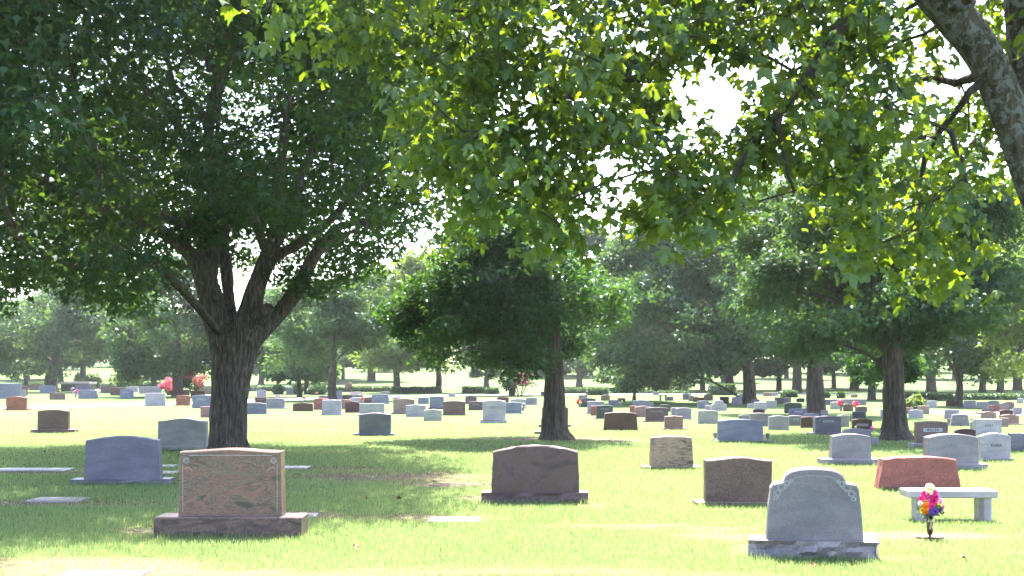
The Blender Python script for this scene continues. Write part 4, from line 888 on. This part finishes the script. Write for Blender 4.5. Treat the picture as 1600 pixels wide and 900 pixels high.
stone("lilac grey headstone with nameplate right of the small pink one", "lilac", 1057, 1081, 638, 654, 'arc', .07, (1056, 1086, 655), 0, 0, None, plate=P1)
stone("far grey headstone by the small stone bench", "grey", 1041, 1052, 619.5, 626, 'flat', .05)
stone("far dark headstone in the right half, leftmost of a cluster", "slate", 1067, 1080, 615, 624.5, 'flat', .05)
stone("far lilac headstone in the cluster left of the tall hedge", "lilac", 1076, 1084, 618, 626.5, 'flat', .05)
stone("far brown headstone in the cluster left of the tall hedge", "brown", 1083, 1091, 620, 628, 'flat', .05)
stone("far maroon headstone in the cluster left of the tall hedge", "maroon", 1090, 1100, 621, 628.5, 'flat', .05)
stone("far brown round topped headstone in front of the tall hedge", "purplebrown", 1100, 1114, 615, 626, 'round', .4)
stone("blue grey headstone left of the stepped white one", "bluegrey", 1090, 1108, 626, 638.5, 'arc', .06, None, 0, 0, None, plate=P1)
stone("green grey plain headstone below the stepped white one", "greengrey", 1091, 1122, 641, 662, 'arc', .05, None, .0)
# ---- middle rows, right
stone("stepped white monument left of the wide dark tree's trunk", "white", 1111, 1136, 625, 641.5, 'step', .3, None, .02)
stone("small white wing stone left of the stepped monument", "pale", 1102, 1112, 633, 641, 'flat', .05)
stone("very dark headstone behind the stepped white monument", "dark", 1125, 1139, 620, 630, 'flat', .05)
stone("grey headstone left of the wide dark tree's trunk", "lilac", 1143, 1160, 620, 632, 'arc', .12, None, .06, plate=P1)
stone("grey headstone right of the wide dark tree's trunk", "bluegrey", 1175, 1187, 624, 631.5, 'flat', .05)
stone("small green grey headstone below the wide dark tree's trunk", "greengrey", 1168, 1182, 630, 638, 'gable', .12)
stone("light headstone with flared sides over a dark red one", "white", 1179, 1198, 628, 641, 'arc', .06)
stone("green grey headstone right of the light flared one", "greengrey", 1198, 1214, 626, 636.5, 'flat', .05)
stone("dark red low headstone below the light flared one", "maroon", 1177, 1195, 639.5, 648, 'arc', .1)
stone("low grey headstone left of the arched grey one", "grey", 1155, 1172, 648, 658, 'arc', .1)
stone("arched grey headstone behind the large blue green one", "grey", 1172, 1201, 645, 666, 'arc', .06)
stone("grey headstone with panel between white grey and maroon ones", "grey", 1233, 1254, 649, 665.5, 'arc', .05, None, 0, 0, None, plate=PL)
stone("maroon headstone with pale lettering left of the dark blue one", "mahogany", 1252, 1276, 651, 668.5, 'arc', .05, None, 0, 0, None, plate=(.6, .12, .68, "pale2"))
stone("dark green headstone left of the thick brown trunk", "darkgreen", 1226, 1253, 629, 645.5, 'arc', .06)
stone("blue grey headstone with pale nameplate left of the thick brown trunk", "slate", 1233, 1262, 638, 652, 'arc', .10, None, .02, 0, None, plate=PL)
stone("red headstone touching the thick brown trunk", "red", 1255, 1272, 638, 649, 'flat', .05)
stone("pale lilac low headstone in front of the thick brown trunk", "lilac", 1257, 1279, 645.5, 654, 'arc', .15)
stone("far brown headstone in shade behind the dark green one", "purplebrown", 1211, 1225, 621, 631, 'flat', .05)
stone("far slate headstone behind the dark green one", "slate", 1225, 1236, 621, 630, 'flat', .05)
stone("small far black headstone left of the thick brown trunk", "dark", 1245, 1257, 622, 628.5, 'arc', .1)
stone("far pale pink low monument by the road", "pink", 1193, 1205, 613, 619, 'flat', .05)
stone("far lilac low monument by the road", "lilac", 1203, 1215, 613, 618.5, 'flat', .05)
stone("grey pale headstone right of the dark blue one", "greengrey", 1310, 1327, 648, 667, 'arc', .06)
stone("grey headstone right of the thick brown trunk", "grey", 1284, 1294, 641, 651, 'flat', .05)
stone("brown red headstone with nameplate near the slim young tree", "mahogany", 1332, 1363, 654, 671, 'arc', .10, None, 0, 0, None, plate=(.6, .2, .5, "plate"))
stone("black headstone behind the brown red one", "dark", 1333, 1353, 643, 655, 'flat', .06)
stone("brown headstone between two salmon bouquets", "brown", 1318, 1333, 631, 642.5, 'arc', .08)
stone("brown headstone right of the salmon bouquets", "purplebrown", 1338, 1355, 635, 644, 'arc', .1)
stone("green grey headstone left of the salmon bouquets", "greengrey", 1298, 1315, 628, 639.5, 'flat', .05)
stone("slate headstone behind the salmon bouquets", "slate", 1289, 1302, 624, 632.5, 'flat', .05)
stone("long pale lilac monument behind the salmon bouquets", "lilac", 1303, 1354, 623.5, 633, 'flat', .04)
stone("white headstone between the slim tree and the broad green tree", "pale", 1377, 1388, 640, 652, 'flat', .05)
stone("light grey headstone right of the broad green trunk", "pale", 1421, 1443, 640, 653.5, 'arc', .12)
stone("tan headstone behind the light grey one right of the trunk", "tan", 1434, 1453, 634, 647, 'flat', .06)
stone("grey headstone beside the side path", "lilac", 1477, 1499, 640, 654.5, 'flat', .05)
stone("tapered grey headstone with an urn on each side at the right", "grey", 1485, 1516, 647, 665.5, 'arc', .06, None, .11, 0, None, plate=P1)
stone("rose brown headstone above the uneven white one", "pink", 1534, 1557, 643, 656, 'arc', .12)
stone("pale pink headstone near the right edge", "pink", 1566, 1594, 648, 662, 'gable', .12, (1562, 1599, 663.5))
stone("brown headstone behind the uneven white one's right shoulder", "tan", 1560, 1576, 653, 667, 'flat', .05)
stone("black low headstone in the right rows", "dark", 1535, 1552, 638, 644.5, 'flat', .05)
stone("dark red headstone in the right rows", "maroon", 1545, 1562, 633, 644, 'gable', .08)
stone("tan arched headstone in the right rows", "tan", 1562, 1577, 630, 642, 'arc', .10)
stone("pink low headstone in the right rows, beside the tan one", "pink", 1570, 1585, 628, 637.5, 'arc', .1)
stone("dark maroon headstone behind the pale pink one", "maroon", 1563, 1583, 640, 653, 'arc', .1)
stone("slate headstone near the right edge", "slate", 1584, 1597, 637, 648.5, 'flat', .05)
stone("lavender headstone right of the several stemmed trunk", "lilac", 1507, 1525, 626, 637.5, 'flat', .05)
stone("pale wide headstone right of the lavender one", "pale", 1527, 1545, 628, 637.5, 'flat', .05)
stone("lavender arched headstone left of the tan one", "lilac", 1545, 1562, 626, 636.5, 'arc', .1)
stone("dark red headstone left of the several stemmed trunk", "maroon", 1479, 1495, 625, 634.5, 'flat', .05)
stone("dark grey headstone under the shrub at the right", "slate", 1423, 1450, 622, 634.5, 'arc', .08)
stone("white headstone right of the dark grey one at the right", "white", 1449, 1464, 626, 637.5, 'flat', .06)
stone("small brown pink stone right of the broad green trunk", "pink", 1414, 1427, 637, 646, 'flat', .05)
for a, b, c, d, m, lb in [(150, 156, 600, 607.5, "pale", "left of the wide purple brown one"), (240, 247, 601, 608, "pale", "behind the long grey one"), (380, 388, 604, 610.5, "pale", "at the left end of the long hedge"), (430, 438, 617, 623, "grey", "under the round clipped shrub"), (700, 712, 614, 620, "pale", "right of the small forked trunk"),
                          (845, 856, 612, 618, "grey", "against the left side of the centre trunk"), (1020, 1030, 612, 617, "lilac", "behind the tiny far bench"), (1155, 1166, 615, 621, "grey", "left of the wide dark tree's trunk"), (1260, 1268, 619, 625, "grey", "against the thick brown trunk"), (1330, 1340, 616, 621, "pink", "behind the long pale lilac monument"),
                          (1395, 1404, 622, 629, "grey", "behind the broad green trunk"), (1590, 1599, 622, 630, "pale", "at the right picture edge")]:
    stone("tiny far headstone " + lb, m, a, b, c, d, 'flat', .05)

# carved ornament on the two nearest stones
def front_line(root, pts, r, mat, name="carving"):
    mb = MB(); fy = root["fy"]; z0 = root["z0"]
    for p in pts: mb.tube([(a, fy, b + z0) for a, b in p], [r] * len(p), 5)
    part(name, mb.me(name, mat, True), root)["kind"] = "stuff"
w, h = n1["w"], n1["h"]; pr = np.array(die_profile(w, h, .045 * w, 'shoulder', .20 * h))
ins = [(a * .86, b * .90 + .0) for a, b in pr[6:-6]]; orn = []
for sg in (-1, 1):
    for (ox, oz, rr) in ((.335, .735, .045), (.375, .655, .035), (.28, .79, .03), (.395, .585, .024), (.24, .825, .02)):
        orn.append([(sg * w * ox + rr * (1 - k / 40) * math.cos(k * .62), h * oz + rr * (1 - k / 40) * math.sin(k * .62)) for k in range(24)])
    orn.append([(sg * w * (.42 - .0 * k), h * (.52 + .04 * k)) for k in range(5)])
front_line(n1, [ins] + orn, .004, M_FROST)
w, h = n2["w"], n2["h"]; orn = [[(sg * w * .455, h * z) for z in np.linspace(.06, .78, 6)] for sg in (-1, 1)]
for sg in (-1, 1):
    for rr in (.03, .018): orn.append([(sg * w * .42 + rr * math.cos(k * .4), h * .83 + rr * math.sin(k * .4)) for k in range(17)])
    orn.append([(sg * w * (.44 - .02 * k), h * (.70 + .03 * math.sin(k))) for k in range(5)])
orn.append([(w * u, h * .905) for u in np.linspace(-.40, .40, 8)])
front_line(n2, orn, .0028, M_LET_L)

# ------------------------------------------------------------------ bench, vase, flowers, markers and small things
def ground_empty(name, px, py, rz=0.0): D = dist(py); return empty(name, (xat(px, D), D, 0), rz), D, F / D
bn, D, s = ground_empty("stone_bench", 1490, 815, -.03); tag(bn, "grey granite bench behind the bouquet vase", "bench")
W, bz = 137 / s, (815 - 778) / s
sl = base_mesh(W, .42, .0, G["lilac"]); mb = MB(); th = .105; b = .012
def slab(w_, d_, z0, z1, bv=.012):
    m = MB(); rg = lambda x, y, z: [(-x, -y, z), (x, -y, z), (x, y, z), (-x, y, z)]
    m.add(rg(w_ / 2 - bv, d_ / 2 - bv, z0) + rg(w_ / 2, d_ / 2, z0 + bv) + rg(w_ / 2, d_ / 2, z1 - bv) + rg(w_ / 2 - bv, d_ / 2 - bv, z1),
          [(3, 2, 1, 0)] + [(4 * j + k, 4 * j + (k + 1) % 4, 4 * j + 4 + (k + 1) % 4, 4 * j + 4 + k) for j in range(3) for k in range(4)] + [(12, 13, 14, 15)]); return m
part("seat", slab(W, .40, bz - .005, bz + .085).me("seat", G["white"]), bn, (0, .2, 0))
for sg in (-1, 1):
    m = MB(); hw, hd = .075, .15                        # chamfered upright block
    oct_ = [(-hw, -hd * .6), (-hw * .5, -hd), (hw * .5, -hd), (hw, -hd * .6), (hw, hd * .6), (hw * .5, hd), (-hw * .5, hd), (-hw, hd * .6)]
    m.add([(a, c, z) for z in (-.1, bz) for a, c in oct_], [tuple(range(7, -1, -1)), tuple(range(8, 16))] + [(k, (k + 1) % 8, 8 + (k + 1) % 8, 8 + k) for k in range(8)])
    part("leg", m.me("leg", G["white"]), bn, (sg * W * .36 + .04, .2, 0))

t = NT("bronze_vase"); t.pbr(t.ramp(t.noise(t.coord(), 30, 4), [(.3, (.05, .03, .02)), (.7, (.11, .065, .04))]), .45, None, .5, .55); M_BRZ = t.m
def petal_mat(name, c):
    t = NT(name); a = t.noise(t.coord(), 60, 3); cc = t.ramp(a, [(.3, mulc(c, .75)), (.7, mulc(c, 1.2))]); d = t.n("ShaderNodeBsdfDiffuse"); r = t.n("ShaderNodeBsdfTranslucent"); t.l(cc, d.inputs[0]); t.l(cc, r.inputs[0])
    m = t.n("ShaderNodeMixShader"); m.inputs[0].default_value = .35; t.l(d.outputs[0], m.inputs[1]); t.l(r.outputs[0], m.inputs[2]); t.l(m.outputs[0], t.out.inputs[0]); return t.m
PM = {k: petal_mat("petal_" + k, c) for k, c in dict(pink=(.62, .035, .20), hot=(.70, .06, .30), purple=(.20, .08, .48), orange=(.75, .18, .02), cream=(.78, .74, .45), white=(.78, .76, .72), yellow=(.75, .50, .04), lilac=(.55, .30, .58), salmon=(.62, .27, .21), red=(.5, .04, .04)).items()}
def blossom(r, n, layers, mat, lift=.35):
    V = []; f = []
    for L in range(layers):
        rr = r * (1 - .26 * L); up = lift * r * (.4 + .75 * L)
        for k in range(n):
            a = 2 * math.pi * (k + .5 * (L % 2)) / n; c_, s_ = math.cos(a), math.sin(a); w_ = rr * math.pi / n * 1.05; o = len(V)
            for d_, wd, z in ((.10, .25, 0), (.62, 1.0, up), (1.0, .35, up * .75)): 
                for sg in (-1, 1): V.append((c_ * rr * d_ - s_ * w_ * wd * sg, s_ * rr * d_ + c_ * w_ * wd * sg, z + L * r * .08))
            f += [(o, o + 2, o + 3, o + 1), (o + 2, o + 4, o + 5, o + 3)]
    return mesh("blossom", np.array(V), f, mat)
def aim(o, d): o.rotation_euler = Vector(d).to_track_quat('Z', 'Y').to_euler()
vz, D, s = ground_empty("flower_vase", 1453, 841); tag(vz, "brown bronze cemetery vase standing in the bare patch by the bench", "vase")
mb = MB(); k = 1 / s
mb.lathe([(1.5 * k, 0), (3.4 * k, .3 * k), (1.6 * k, 2 * k), (1.5 * k, 4 * k), (3.4 * k, 7 * k), (4.6 * k, 11 * k), (5.0 * k, 20 * k), (5.1 * k, 33 * k), (4.6 * k, 33 * k), (4.3 * k, 22 * k)], 20); part("body", mb.me("body", M_BRZ, True), vz)
mb = MB(); mb.lathe([(22 * k, -.04), (22 * k, .012), (21.4 * k, .018)], 24); pl = part("ground_plate", mb.me("ground_plate", M_BRZ), vz); pl.scale = (1, .62, 1)
bq = empty("flower_bouquet", (xat(1453, D), D, 31 * k)); bq.scale = (.86, .86, .92); tag(bq, "colourful bouquet of pink, purple, orange and cream flowers in the bronze vase", "bouquet")
fl = [(2, 30, -8, 8, "pink"), (-6, 38, -6, 8, "hot"), (6, 36, -7, 8.5, "pink"), (-1, 22, -10, 7.5, "hot"), (3, 14, -11, 9.5, "purple"), (-10, 22, -8, 7.5, "orange"), (-15, 15, -6, 6, "yellow"), (-12, 12, -8, 5.5, "orange"), (-3, 47, -3, 9.5, "cream"), (7, 44, -4, 7, "hot"), (-10, 42, -2, 7, "pink"), (0, 54, 0, 8, "cream"),
      (14, 22, -6, 5.5, "yellow"), (19, 16, -5, 6, "lilac"), (-18, 26, -3, 5, "white"), (17, 30, -4, 6.5, "lilac"), (11, 38, -3, 6.5, "lilac"), (22, 20, -1, 4.5, "pink"), (-15, 34, 1, 6, "pink"), (10, 28, 6, 8, "pink"), (-8, 30, 7, 8, "orange"), (2, 40, 9, 9, "cream"), (12, 16, 5, 7, "purple")]
stems = MB()
for i, (x, z, y, r, c) in enumerate(fl):
    o = part("blossom", blossom(r * k, 12 if c in ("purple", "pink", "hot") else 6, 3 if c in ("purple", "pink", "hot") else 2, PM[c]), bq, (x * k, y * k, z * k)); aim(o, (x * .05, y * .12 - .55, (z - 28) * .03 + .25)); stems.tube([(0, 0, -6 * k), (x * k * .5, y * k * .5, z * k * .55), (x * k, y * k, z * k)], [.004, .003, .003], 5)
part("stems", stems.me("stems", M_LEAF_H), bq)["kind"] = "stuff"
gr_ = np.random.default_rng(4); P = unit(gr_.normal(size=(70, 3))) * np.array([17, 12, 9]) * k + np.array([0, 0, 12 * k]); part("foliage", leaf_cloud("foliage", P, gr_.normal(size=(70, 3)) + np.array([0, -.6, .4]), P * 6 + gr_.normal(size=(70, 3)) * .4, np.full(70, 11 * k), M_LEAF_H, QUAD, QUAD_F), bq)["kind"] = "stuff"
rb = []
for sg in (-1, 1):
    rb += [(sg * 1 * k, -5.6 * k, -2 * k), (sg * 6 * k, -7 * k, 2 * k), (sg * 6.5 * k, -7 * k, -6 * k), (sg * 1 * k, -5.8 * k, -4 * k), (sg * 1.0 * k, -5.9 * k, -4 * k), (sg * 3.2 * k, -6.6 * k, -17 * k), (sg * 1.2 * k, -6.6 * k, -18 * k), (sg * .1 * k, -5.9 * k, -4 * k)]
part("ribbon", mesh("ribbon", np.array(rb), [(0, 1, 2, 3), (4, 5, 6, 7), (8, 9, 10, 11), (12, 13, 14, 15)], PM["cream"]), bq)

def posy(label, px, py, h, cols, n=9, seed=0):
    r = np.random.default_rng(seed); o, D, s = ground_empty("flower_bouquet", px, py); o.location.y -= .12; tag(o, label, "bouquet", "bouquets at the headstones"); H = h / s
    mb = MB(); mb.lathe([(.035, 0), (.06, .01), (.045, H * .1), (.065, H * .42), (.06, H * .45)], 10); part("vase", mb.me("vase", G["grey"], True), o)
    for i in range(n):
        d = unit(r.normal(size=3)); p = d * H * .26 + np.array([0, 0, H * .72]); q = part("blossom", blossom(H * .17, 6, 2, PM[cols[i % len(cols)]]), o, tuple(p)); aim(q, (d[0], d[1] - .6, d[2] + .3))
    P = unit(r.normal(size=(24, 3))) * H * .24 + np.array([0, 0, H * .62]); part("foliage", leaf_cloud("foliage", P, r.normal(size=(24, 3)), r.normal(size=(24, 3)), np.full(24, H * .2), M_LEAF_H, QUAD, QUAD_F), o)["kind"] = "stuff"
posy("pink bouquet left of the flanked grey headstone", 119, 622, 13, ["pink", "white", "lilac"], 9, 1); posy("white bouquet right of the flanked grey headstone", 153, 622.5, 14, ["white", "cream", "white"], 9, 2)
posy("white posy left of the hidden grey headstone near the tomb", 113.5, 613, 9, ["white", "lilac"], 7, 3); posy("salmon flowers on the flower decked red headstone", 566, 631, 10, ["salmon", "red"], 8, 4)
posy("red flowers left of the dark green headstone", 905, 636.5, 13, ["red", "salmon"], 9, 5); posy("salmon bouquet left of the brown headstone", 1313, 642, 17, ["salmon", "salmon", "pink"], 10, 6)
posy("salmon bouquet right of the brown headstone", 1336.5, 643, 17, ["salmon", "pink", "salmon"], 10, 7); posy("purple flowers right of the brown red headstone", 1361, 676, 10, ["purple", "hot"], 7, 8)
posy("white posy left of the brown red headstone", 1335, 673.5, 8, ["white", "cream"], 6, 9); posy("pale flowers right of the grey headstone in the gap", 970, 634, 9, ["white", "cream"], 6, 10)
posy("white flowers right of the grey headstone beside the white blocky one", 817, 642, 12, ["white", "white", "lilac"], 8, 11); posy("red flower in front of the wide rounded shrub", 495, 618, 6, ["salmon"], 5, 12)
posy("dark posy on the dark red headstone's right end", 475, 629.5, 9, ["red"], 5, 13)

def urn(label, px, py, h):
    o, D, s = ground_empty("stone_urn", px, py); tag(o, label, "urn", "small stone urns"); H = h / s
    mb = MB(); mb.lathe([(H * .22, -.02), (H * .22, H * .08), (H * .09, H * .16), (H * .08, H * .28), (H * .20, H * .45), (H * .25, H * .70), (H * .24, H * .95), (H * .28, H), (H * .20, H), (H * .16, H * .8)], 14); part("bowl", mb.me("bowl", G["grey"], True), o)
    f_ = MB(); f_.box((0, 0, .01), (H * .62, H * .62, .06)); part("foot", f_.me("foot", G["pale"]), o)
urn("small dark urn left of the large blue green headstone", 1117.5, 688, 12); urn("small dark urn right of the large blue green headstone", 1199.5, 690, 13); urn("small urn right of the tapered grey headstone", 1519, 665, 11); urn("small urn left of the tapered grey headstone", 1482.5, 665, 11)

tb, D, s = ground_empty("stone_tomb", 117, 611.5); tag(tb, "low dark flat topped tomb under the hazy trees at the left", "tomb"); W = 44 / s
part("wall", slab(W, 2.2, -.1, 11 / s).me("wall", G["dark"]), tb, (0, 1.1, 0)); part("roof", slab(W * 1.06, 2.6, 11 / s + .002, 14.5 / s).me("roof", G["pale"]), tb, (0, 1.1, 0))
sb, D, s = ground_empty("stone_bench", 1036, 626); tag(sb, "tiny far stone bench in the gap right of the centre trunk", "bench"); part("seat", slab(12 / s, .4, .36, .45).me("seat", G["pale"]), sb)
for sg in (-1, 1): part("leg", slab(.12, .3, -.05, .358).me("leg", G["pale"]), sb, (sg * 4.2 / s, 0, 0))

def marker(label, x0, x1, y0, y1, frame="pale", inner="grey"):
    Da, Db = dist(y1), dist(y0); Dm = (Da + Db) / 2; W = (x1 - x0) / (F / Dm); dp = max(.32, min(.8, Db - Da)); o = empty("flat_marker", (xat((x0 + x1) / 2, Dm), Dm, 0)); tag(o, label, "grave marker", "flat grave markers in the grass")
    part("slab", slab(W, dp, -.08, .016).me("slab", G[frame]), o); m = slab(W * .86, dp * .72, .0165, .022, .003); part("tablet", m.me("tablet", G[inner]), o)
    part("lettering", scrawl(W * .5, dp * .12, M_LET_L, int(x0)), o, (0, 0, .0235), (-math.pi / 2, 0, 0))["kind"] = "stuff"
for lb, a, b, c, d in [("flat marker with pale rim in the shade at the lower left", 50, 132, 778, 784.5), ("long flat marker in shade at the left edge", -10, 108, 732, 736.5), ("flat marker between the blue grey and rose banded headstones, rear one", 248, 276, 727, 731), ("flat marker between the blue grey and rose banded headstones, front one", 246, 276, 737, 741.5),
                       ("flat marker right of the rose banded headstone, in shade", 440, 495, 803, 808), ("flat marker on the edge of the shade in the middle", 670, 748, 809, 815.5), ("large flat marker at the bottom left corner of the view", 95, 222, 893, 906),
                       ("narrow flat marker right of the curved grey headstone", 1340, 1371, 835, 839.5), ("flat marker just right of the rose banded headstone's top", 438, 482, 729, 733)] : marker(lb, a, b, c, d, "tan" if c > 880 else "grey", "purplebrown" if c > 880 else "brown")

# fallen leaves on the lawn
t = NT("dead_leaf"); t.pbr(t.ramp(t.noise(t.coord("Object"), 9, 3), [(.3, (.09, .04, .015)), (.7, (.20, .09, .03))]), .8); M_DEAD = t.m
dm = mesh("dead_leaf", MAPLE * np.array([1, 1, -1.3]), MAPLE_F, M_DEAD)
for i, (px, py, lb) in enumerate([(555, 862, "the sunny lawn right of the rose banded base"), (575, 783, "the shade left of the clouded brown headstone, left one"), (622, 784, "the shade left of the clouded brown headstone, right one"), (150, 789, "the shade in front of the pale rimmed marker"), (1510, 877, "the sunny grass below the bench"), (1275, 889, "the grass in front of the curved grey headstone"), (69, 708, "the lawn left of the blue grey headstone")]):
    D = dist(py); o = part("fallen_leaf", dm, None, (xat(px, D), D, .035), (.3 * math.sin(i), .4 * math.cos(i * 2), i * 1.7)); o.scale = (.075,) * 3; tag(o, "dry brown leaf on " + lb, "fallen leaf", "fallen leaves")

# ------------------------------------------------------------------ grass blades
def grass(N, d0, d1, hgt, wid, seed):
    r = np.random.default_rng(seed); D = d0 * (d1 / d0) ** r.random(N); X = (r.random(N) - .5) * 2 * (D * .44 + .6)
    dm_ = dirt_at(X, D); pat = fbm(X * .9, D * .9, 41, 3); keep = (r.random(N) > dm_ * .93) & (r.random(N) > np.clip((D - 22) / 28, 0, 1)) & (r.random(N) < .55 + pat)
    X, D, dm_ = X[keep], D[keep], dm_[keep]; tall = np.ones(len(X))
    for (sx0, sD, hw, ro) in NEAR:                       # tufts the mower leaves along the stone bases
        m_ = int(hw * 420); u_ = r.uniform(-1.04, 1.04, m_) * hw; off_ = -np.abs(r.normal(size=m_)) * .05 - .01
        X = np.concatenate([X, sx0 + u_ * math.cos(ro) - off_ * math.sin(ro)]); D = np.concatenate([D, sD + u_ * math.sin(ro) + off_ * math.cos(ro)]); dm_ = np.concatenate([dm_, np.zeros(m_)]); tall = np.concatenate([tall, 1.2 + .9 * r.random(m_)])
    n = len(X)
    a = r.random(n) * 6.283; h = tall * hgt * (.55 + .7 * r.random(n)) * (1 - .45 * dm_) * (.75 + .6 * fbm(X * 2.3, D * 2.3, 8, 2)); w = wid * (D / 12) * (.7 + .6 * r.random(n))
    lx, ly = np.cos(a) * h * .55 * r.random(n), np.sin(a) * h * .55 * r.random(n); sx, sy = np.cos(a + 1.4) * w / 2, np.sin(a + 1.4) * w / 2; sx = np.where(np.abs(sx) < w * .22, w * .22, sx)
    z = np.full(n, -.012); V = np.stack([np.stack([X - sx, D - sy, z], 1), np.stack([X + sx, D + sy, z], 1), np.stack([X + lx, D + ly, h], 1)], 1).reshape(-1, 3)
    me = mesh("grass", V, np.arange(n * 3).reshape(-1, 3), M_GRASS); fattr(me, "tint", np.repeat(np.clip(.15 + .5 * r.random(n) + .5 * (fbm(X * .5, D * .5, 5, 3) - .4), 0, 1), 3)); fattr(me, "dry", np.repeat(np.clip(dm_ * 1.1 * r.random(n) + (r.random(n) < .05) * .8, 0, 1), 3)); return me
t = NT("grass_blade"); a = t.n("ShaderNodeAttribute"); a.attribute_name = "tint"; b2 = t.n("ShaderNodeAttribute"); b2.attribute_name = "dry"
c = t.mix(a.outputs["Fac"], (.12, .19, .085), (.22, .29, .155)); c = t.mix(b2.outputs["Fac"], c, (.34, .27, .15))
d = t.n("ShaderNodeBsdfDiffuse"); r = t.n("ShaderNodeBsdfTranslucent"); t.l(c, d.inputs[0]); t.l(t.mix(1.0, c, (1.35, 1.25, .8), 'MULTIPLY'), r.inputs[0]); m = t.n("ShaderNodeMixShader"); m.inputs[0].default_value = .5
t.l(d.outputs[0], m.inputs[1]); t.l(r.outputs[0], m.inputs[2]); t.l(m.outputs[0], t.out.inputs[0]); M_GRASS = t.m
tag(part("grass", grass(680000, 8.6, 50, .046, .0070, 61)), "short green lawn grass in the foreground", "grass", None, "stuff")

# ------------------------------------------------------------------ summer haze
hz = MB(); hz.box((0, 1050, 12.0), (3200, 2700, 29.0)); t = NT("haze"); pv = t.n("ShaderNodeVolumePrincipled"); pv.inputs["Color"].default_value = (.93, .97, 1, 1); pv.inputs["Density"].default_value = HAZE; pv.inputs["Anisotropy"].default_value = .35
t.l(pv.outputs[0], t.out.inputs["Volume"]); o = part("haze", hz.me("haze", t.m)); o["kind"] = "stuff"; o["label"] = "thin summer haze over the cemetery"; o.display_type = 'WIRE'
